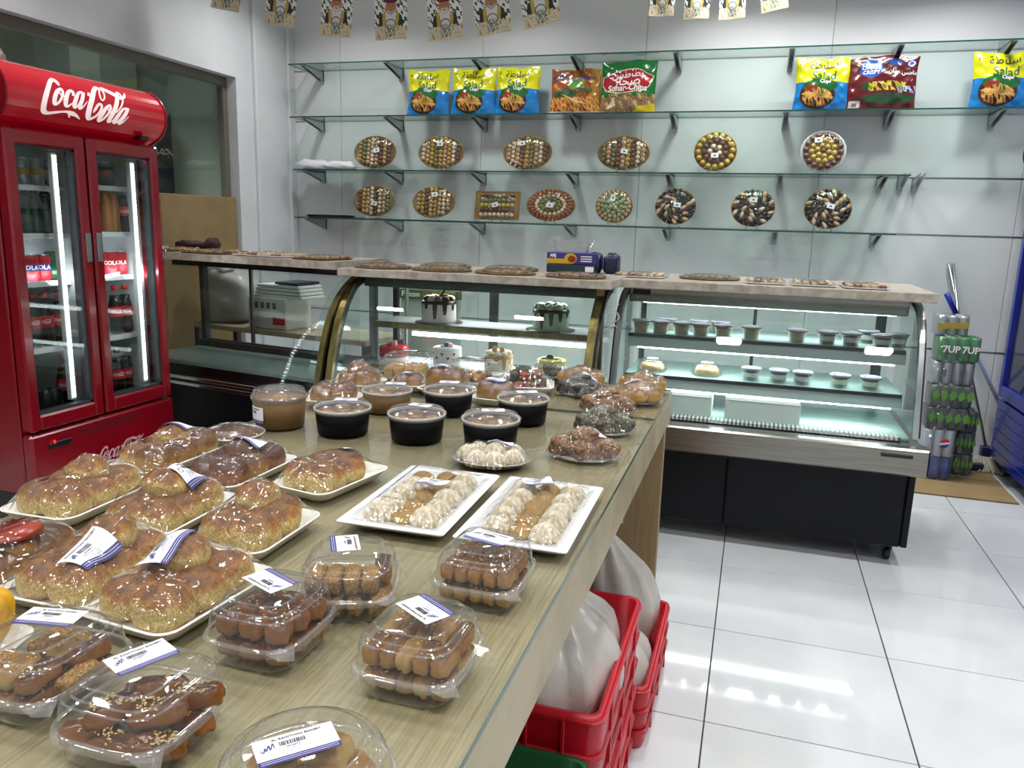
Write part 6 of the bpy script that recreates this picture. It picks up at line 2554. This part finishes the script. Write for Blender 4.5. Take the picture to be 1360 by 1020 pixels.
b.bbox(-.2, -.045, q.z - .03, .2, .045, q.z + .03, .004)
b.build('carton', mat('olive_box', '#39502c', rough=.5), t)
b = MB()
b.bbox(-.04, -.0465, q.z - .027, .195, -.0452, q.z + .027, .0005)
b.build('gold_panel', mat('dull_gold', '#7d6a34', rough=.5), t)
b = MB()
b.merge(textmb('Falcon', .05, bold=.0012), lambda v: (-.12 + v[0], -.047, q.z + v[1]))
b.build('lettering', 'white_print', t)

# ================================================================== crates and bags under the table edge
mat('crate_red', '#b50e22', '#a50a1d', rough=.35, scale=5)
mat('crate_green', '#0b4a26', '#083f20', rough=.35, scale=5)
mat('bag_plastic', '#bdb8b2', '#a8a29b', rough=.25, scale=6, bump=.7, bscale=16)


def crate(label, x0, y0, z0, w_, d_, h_, m_, rz=0., group=None):
    t = thing('crate', label, 'crate', (x0, y0, z0 + .0005), rz, group)
    T = .014
    b = MB()
    b.rings([rr(w_ - .02, d_ - .02, .03, 0), rr(w_ - .008, d_ - .008, .03, .02), rr(w_, d_, .03, h_ - .02), rr(w_, d_, .03, h_), rr(w_ - 2 * T, d_ - 2 * T, .022, h_), rr(w_ - 2 * T - .01, d_ - 2 * T - .01, .022, .012)], 0, True, True, True)
    b.build('shell', m_, t)
    for zz in (h_ * .3, h_ * .62, h_ - .014):
        b = MB()
        g = .009
        b.rings([rr(w_ - .002, d_ - .002, .03, zz - .005), rr(w_ + g, d_ + g, .032, zz - .003), rr(w_ + g, d_ + g, .032, zz + .004), rr(w_ - .002, d_ - .002, .03, zz + .006)], 0, False)
        b.build('rib', m_, t)
    for (px, py, sx, sy) in [(s * w_ / 2, k * d_ * .16, .008, .006) for s in (-1, 1) for k in (-1.9, 0, 1.9)] + [(k * w_ * .2, s * d_ / 2, .006, .008) for s in (-1, 1) for k in (-1.5, -.5, .5, 1.5)]:
        b = MB()
        b.bbox(px - sx / 2 * 1.3, py - sy / 2 * 1.3, .012, px + sx / 2 * 1.3, py + sy / 2 * 1.3, h_ - .01, .001)
        b.build('upright_rib', m_, t)
    return t


CW, CL = .4, .57
crate('red plastic crate standing furthest out under the table edge, holding tied white bags', -.39, 2.315, 0, CW, CL, .2, 'crate_red', .0, 'red crates')
crate('lower red plastic crate hidden beneath the upper crate', -.42, 1.7, 0, CW, CL, .249, 'crate_red', .0, 'red crates')
crate('upper red plastic crate holding a large tied white bag beside the green crate', -.42, 1.7, .25, CW, CL, .25, 'crate_red', .0, 'red crates')
g = crate('dark green plastic crate at the bottom edge, nearest under the table', -.43, 1.09, .0, CW, .56, .44, 'crate_green', .0)
b = MB()
for i in range(7):
    for s in (-1, 1):
        x = -.14 + .047 * i
        b.box(x, s * .2735 - .0012, .26, x + .014, s * .2735 + .0012, .37)
b.build('slots', 'black', g, kind='stuff')


def tied_bag(label, x, y, z, rx, ry, h_, knot, seed, marks=True):
    t = thing('tied_bag', label, 'bag', (x, y, z), 0, 'tied white bags in the crates')
    b = MB()
    R = []
    n = 44
    K_ = 16
    for k in range(K_ + 1):
        q = k / K_
        if q < .72:
            s = math.sin(PI * (.16 + .6 * q / .72) * .95) ** .7
        else:
            s = max(.14, 1 - (q - .72) / .28 * 1.05) * math.sin(PI * .722) ** .7
        ring = []
        for j in range(n):
            a = 2 * PI * j / n
            pl = 1 + (.03 + .16 * max(0, q - .3)) * math.sin(9 * a + seed + 2 * q) + .05 * math.sin(17 * a + 3 * q + seed) * q
            ring.append((rx * s * pl * math.cos(a) + knot[0] * max(0, q - .5) * 2, ry * s * pl * math.sin(a) + knot[1] * max(0, q - .5) * 2, h_ * q))
        R.append(ring)
    b.rings(R, 0, True, True, True)
    b.build('bag_body', 'bag_plastic', t)
    b = MB()
    for i in range(3):
        a = i * 2.2 + seed
        b.blob((knot[0] + .03 * math.cos(a), knot[1] + .03 * math.sin(a), h_ + .012), (.035, .022, .028), 14, 8, .8, .2, i)
    b.build('knot', 'bag_plastic', t)
    if marks:
        b = MB()
        for i in range(3):
            pts = [(rx * 1.06 * math.cos(-.5 + .16 * i + .12 * math.sin(5 * s)) * .86, -ry * .6 - .04 * s, h_ * (.42 + .12 * math.cos(6 * s + i)) + .02 * i) for s in np.linspace(0, 1, 10)]
        b.tube([(knot[0] + .02 * math.cos(4 * s) - .01, knot[1] - .036 - .004 * s, h_ + .01 + .016 * math.sin(7 * s)) for s in np.linspace(0, 1.6, 20)], .0016, 5)
        b.build('pen_scribble', 'navy_ink', t)
    return t


tied_bag('large tied white plastic bag filling the upper red crate', -.38, 1.68, .27, .155, .22, .4, (-.03, .04), 1)
tied_bag('tied white plastic bag standing in the furthest red crate, lower one', -.315, 2.2, .02, .115, .16, .3, (-.02, .03), 3, False)
tied_bag('tied white plastic bag with a blue scribble against the table leg panel', -.36, 2.47, .02, .14, .1, .49, (-.05, -.01), 5)

# ================================================================== packs of cans beside the right case
mat('pack_silver', '#a9adb2', rough=.3, metal=.6)
mat('pack_green', '#1f7a3c', rough=.3, metal=.2)
mat('pack_darkgreen', '#1d3a2a', rough=.3)
mat('pack_black', '#22262c', rough=.3, metal=.3)
mat('pack_white', '#c2c8d2', rough=.3, metal=.2)
mat('pack_blue', '#1b3f9c', rough=.3, metal=.2)
mat('gold_band', '#b59a3c', rough=.4)
mat('leaf_green', '#5f9a3a', rough=.4)
clear('pack_film', (.95, .96, .96), 1.5, .08, .6, 30, haze=.05, base=.015)


def can_block(label, x0, y0, z0, nx, ny, h_, m_, deco, rz=0., r=.029):
    t = thing('can_pack', label, 'cans', (x0, y0, z0), rz, 'shrink-wrapped can packs in the corner')
    for i in range(nx):
        for j in range(ny):
            if j > 0 and 0 < i < nx - 1:
                continue
            b = MB()
            b.lathe([(.0001, 0), (r * .8, 0), (r, .01), (r, h_ - .012), (r * .82, h_), (.0001, h_ - .002)], 14, (2 * r * i + r, 2 * r * j + r, 0))
            b.build('can', m_, t)
    W, D = 2 * r * nx, 2 * r * ny
    deco(t, W, D, h_)
    b = MB()
    b.rings([rr(W + .003, D + .003, .03, .004, 4, (W / 2, D / 2)), rr(W + .004, D + .004, .03, h_ + .002, 4, (W / 2, D / 2)), rr(W - .03, D - .03, .02, h_ + .003, 4, (W / 2, D / 2))], 0, True)
    b.build('shrink_wrap', 'pack_film', t)
    return t


def dtext(*items):
    def f(t, W, D, h_):
        for (s, size, m_, u, v, ang) in items:
            b = MB()
            c, sn = math.cos(ang), math.sin(ang)
            b.merge(textmb(s, size, bold=.0015), lambda q: (u * W + q[0] * c - q[1] * sn, -.0035, v * h_ + q[0] * sn + q[1] * c))
            b.build('lettering', m_, t)
    return f


def dband(m_, z0, z1, slope=.0):
    def f(t, W, D, h_):
        b = MB()
        b.add([(.003, -.0035, h_ * z0), (W - .003, -.0035, h_ * (z0 + slope)), (W - .003, -.0035, h_ * (z1 + slope)), (.003, -.0035, h_ * z1)], [(0, 1, 2, 3)], 0, False)
        b.build('band', m_, t)
    return f


def dleaf(t, W, D, h_):
    for i in range(5):
        b = MB()
        u = .1 + .2 * i
        b.add([(W * u, -.0035, h_ * .3), (W * (u + .12), -.0035, h_ * .5), (W * (u + .05), -.0035, h_ * .85), (W * (u - .06), -.0035, h_ * .6)], [(0, 1, 2, 3)], 0, False)
        b.build('leaf_print', 'leaf_green', t)


def dglobe(t, W, D, h_):
    for (y0, y1, m_) in ((-1, -.25, 'pack_blue'), (-.25, .2, 'white_print'), (.2, 1, 'label_red')):
        b = MB()
        n = 14
        aa, ab = math.asin(y0), math.asin(y1)
        pts = [(math.cos(aa + (ab - aa) * i / n), math.sin(aa + (ab - aa) * i / n)) for i in range(n + 1)]
        pts = pts + [(-x, y) for x, y in pts[::-1]]
        R_ = .028
        b.add([(W * .68 + x * R_, -.0036, h_ * .52 + y * R_ + .006 * x) for x, y in pts], [tuple(range(len(pts)))], 0, False)
        b.build('emblem', m_, t)


YC = 5.2
ca = ony(1224, 600, YC).x
for i, (lb, nx, ny, h_, m_, deco, dx, dy) in enumerate((
        ('blue soda cans in shrink wrap at the very bottom of the can stack', 3, 3, .14, 'pack_blue', lambda *a: None, 0, 0),
        ('white soda cans with a round red and blue emblem, second from stack bottom', 3, 3, .17, 'pack_white', dglobe, 0, 0),
        ('dark can pack with green leaf print, third from the bottom of the stack', 4, 3, .133, 'pack_black', dleaf, .0, 0),
        ('dark green can pack with leaf print, fourth from the bottom of the stack', 4, 3, .133, 'pack_darkgreen', dleaf, .005, 0),
        ('silver and white can pack under the bright green pack', 4, 3, .138, 'pack_silver', dtext(('II', .06, 'grey_ink', .28, .5, 0), ('II', .06, 'grey_ink', .72, .5, 0)), .0, .02),
        ('bright green can pack, second from the top of the stack', 4, 3, .146, 'pack_green', dtext(('7UP', .055, 'white_print', .32, .5, 0), ('7UP', .055, 'white_print', .77, .5, 0)), .012, .01),
        ('silver cans with a yellow band on top of the stack', 3, 3, .12, 'pack_silver', dband('gold_band', .3, .6, .12), .0, .05))):
    z = .012 if i == 0 else zc
    can_block(lb, ca + dx, YC + dy, z, nx, ny, h_, m_, deco)
    zc = z + h_ + .0045
for i in range(3):
    can_block(f'dark green can pack in the second column by the wall, {("bottom", "middle", "top")[i]} one', ca + .21, YC + .16, .012 + .138 * i, 2, 3, .133, 'pack_darkgreen', dleaf)
t = thing('cardboard_mat', 'flat brown cardboard sheet on the floor under the can stack and mop', 'cardboard', (1.22, 5.3, .001))
b = MB()
b.bbox(-.32, -.4, 0, .32, .44, .01, .002)
b.build('sheet', 'cardboard', t)
b = MB()
b.bbox(-.32, -.02, .0095, .32, .02, .0105, .0004)
b.build('crease', 'cardboard_dark', t)

# mops leaning in the corner
mat('mop_cord', '#a9a294', '#8c8474', rough=.9, scale=90)
mat('handle_blue', '#16259a', rough=.35)
mat('pale_blue_pole', '#7f8ea8', rough=.35)
pb = ony(1310, 590, 5.68)
pt = ony(1260, 350, 5.77)
t = thing('mop', 'string mop with a silver pole leaning on the wall, head on the cardboard', 'mop', (pb.x, 5.68, .012))
L = t.location
b = MB()
b.tube([(0, 0, .12), (pt.x - L.x, pt.y - L.y, pt.z - L.z)], .009, 10)
b.build('pole', 'aluminium', t)
b = MB()
b.bbox(-.03, -.03, .05, .03, .03, .13, .008)
b.build('clamp', 'dark_blue', t)
rnd = random.Random(4)
b = MB()
for i in range(46):
    a = PI + .15 + (PI - .3) * i / 45
    l_ = rnd.uniform(.14, .2)
    b.tube([(.02 * math.cos(a), .012 * math.sin(a), .06), (.07 * math.cos(a), .05 * math.sin(a), .05 + rnd.uniform(0, .015)), (l_ * math.cos(a) * .8, l_ * math.sin(a), .012), (l_ * math.cos(a), l_ * math.sin(a) * 1.15, .006)], .006, 5)
b.build('mop_strings', 'mop_cord', t, kind='stuff')
pb2, pt2 = ony(1294, 590, 5.52), ony(1266, 350, 5.772)
t = thing('broom', 'thin second pole leaning close beside the mop pole', 'broom', (pb2.x, 5.52, .012))
L = t.location
b = MB()
b.tube([(0, 0, .05), (pt2.x - L.x, pt2.y - L.y, pt2.z - L.z)], .007, 10)
b.build('pole', 'aluminium', t)
b = MB()
b.bbox(-.09, -.02, 0, .07, .02, .05, .006)
b.build('brush_head', 'dark_blue', t)
ph, pe = ony(1257, 390, 5.66), ony(1322, 525, 5.72)
t = thing('squeegee_pole', 'pale blue pole with a bright blue grip leaning behind the can stack', 'pole', (pe.x + .18, 5.6, .013))
L = t.location
d = (pe - ph)
e = ph + d * ((.03 - ph.z) / d.z)
b = MB()
m1 = ph + d * .2
t.location = (e.x, e.y, .013)
L = t.location
b.tube([m1 - L, e - L], .011, 10)
b.build('pole', 'pale_blue_pole', t)
b = MB()
b.tube([ph - L, m1 - L], .017, 12)
b.build('grip', 'handle_blue', t)

# ================================================================== blue cooler at the right edge
BX0 = 1.545
blue = thing('drinks_cooler', 'tall blue glass-door cooler cut off by the right edge', 'fridge', (BX0 + .36, 4.6, 0))
BY0, BY1 = 3.35, 5.63
b = MB()
b.bbox(BX0 + .05, BY0, .08, BX0 + .7, BY0 + .04, 2.0, .006)
b.bbox(BX0 + .05, BY1 - .04, .08, BX0 + .7, BY1, 2.0, .006)
b.box(BX0 + .66, BY0, .08, BX0 + .7, BY1, 2.0)
b.box(BX0 + .05, BY0, 1.94, BX0 + .7, BY1, 2.0)
b.box(BX0 + .05, BY0, .08, BX0 + .7, BY1, .5)
wbuild(b, 'cabinet', 'cooler_blue', blue)
b = MB()
b.box(BX0 + .655, BY0 + .04, .5, BX0 + .66, BY1 - .04, 1.94)
b.box(BX0 + .06, BY0 + .04, .5, BX0 + .655, BY1 - .04, .503)
wbuild(b, 'liner', 'liner_grey', blue)
for i in range(6):
    b = MB()
    z = .1 + .063 * i
    b.bbox(BX0 + .005, BY0 + .01, z, BX0 + .05, BY1 - .01, z + .0605, .004)
    wbuild(b, 'louver', 'cooler_blue', blue)
nd = 3
for k in range(nd):
    ya = BY0 + (BY1 - BY0) * k / nd + .004
    yb = BY0 + (BY1 - BY0) * (k + 1) / nd - .004
    b = MB()
    s = .06
    b.bbox(BX0, ya, .49, BX0 + .05, ya + s, 1.84, .006)
    b.bbox(BX0, yb - s, .49, BX0 + .05, yb, 1.84, .006)
    b.bbox(BX0, ya + s - .003, .49, BX0 + .05, yb - s + .003, .57, .006)
    b.bbox(BX0, ya + s - .003, 1.78, BX0 + .05, yb - s + .003, 1.84, .006)
    d = wbuild(b, 'door', 'cooler_blue', blue)
    b = MB()
    b.box(BX0 + .02, ya + s, .57, BX0 + .024, yb - s, 1.78)
    o = b.build('door_glass', 'pane', d)
    o.location = [-c for c in blue.location]
    b = MB()
    b.tube([(BX0 - .002, ya + .03, 1.0), (BX0 - .03, ya + .03, 1.03), (BX0 - .03, ya + .03, 1.3), (BX0 - .002, ya + .03, 1.33)], .008, 8)
    o = b.build('handle', 'chrome', d)
    o.location = [-c for c in blue.location]
    b = MB()
    b.box(BX0 + .07, ya + .07, .6, BX0 + .075, ya + .085, 1.75)
    wbuild(b, 'led_strip', 'led_soft', blue)
    for z in (.8, 1.1, 1.4):
        b = MB()
        b.box(BX0 + .12, ya + .02, z - .012, BX0 + .65, yb - .02, z)
        wbuild(b, 'shelf', 'liner_white', blue)
b = MB()
q = ony(1349, 395, 5.3)
b.box(BX0 + .0185, 5.2, 1.2, BX0 + .0195, 5.36, 1.42)
wbuild(b, 'notice_sticker', 'white_print', blue)
b = MB()
b.box(BX0 + .0178, 5.22, 1.3, BX0 + .0184, 5.34, 1.38)
wbuild(b, 'notice_print', 'pack_blue', blue)
HPB = [(BX0 + .3, 1.86), (BX0 + .05, 1.86)] + [(BX0 + .05 - .11 * math.cos(a), 1.99 + .125 * math.sin(a)) for a in np.linspace(-1.1, 1.4, 12)] + [(BX0 + .3, 2.12)]
b = MB()
b.prism(HPB, BY0, BY1 - .01, 1)
wbuild(b, 'header', 'sign_navy', blue)
b = MB()
b.prism([(x - .003, z + (.003 if z > 2 else -.003)) for x, z in HPB], BY1 - .01, BY1, 1)
wbuild(b, 'header_end', 'black', blue)
for y in (BY0 + .08, BY1 - .08):
    b = MB()
    b.lathe([(.02, 0), (.026, .005), (.022, .08)], 12, (BX0 + .1, y, 0), c0=True, c1=True)
    wbuild(b, 'foot', 'black', blue)
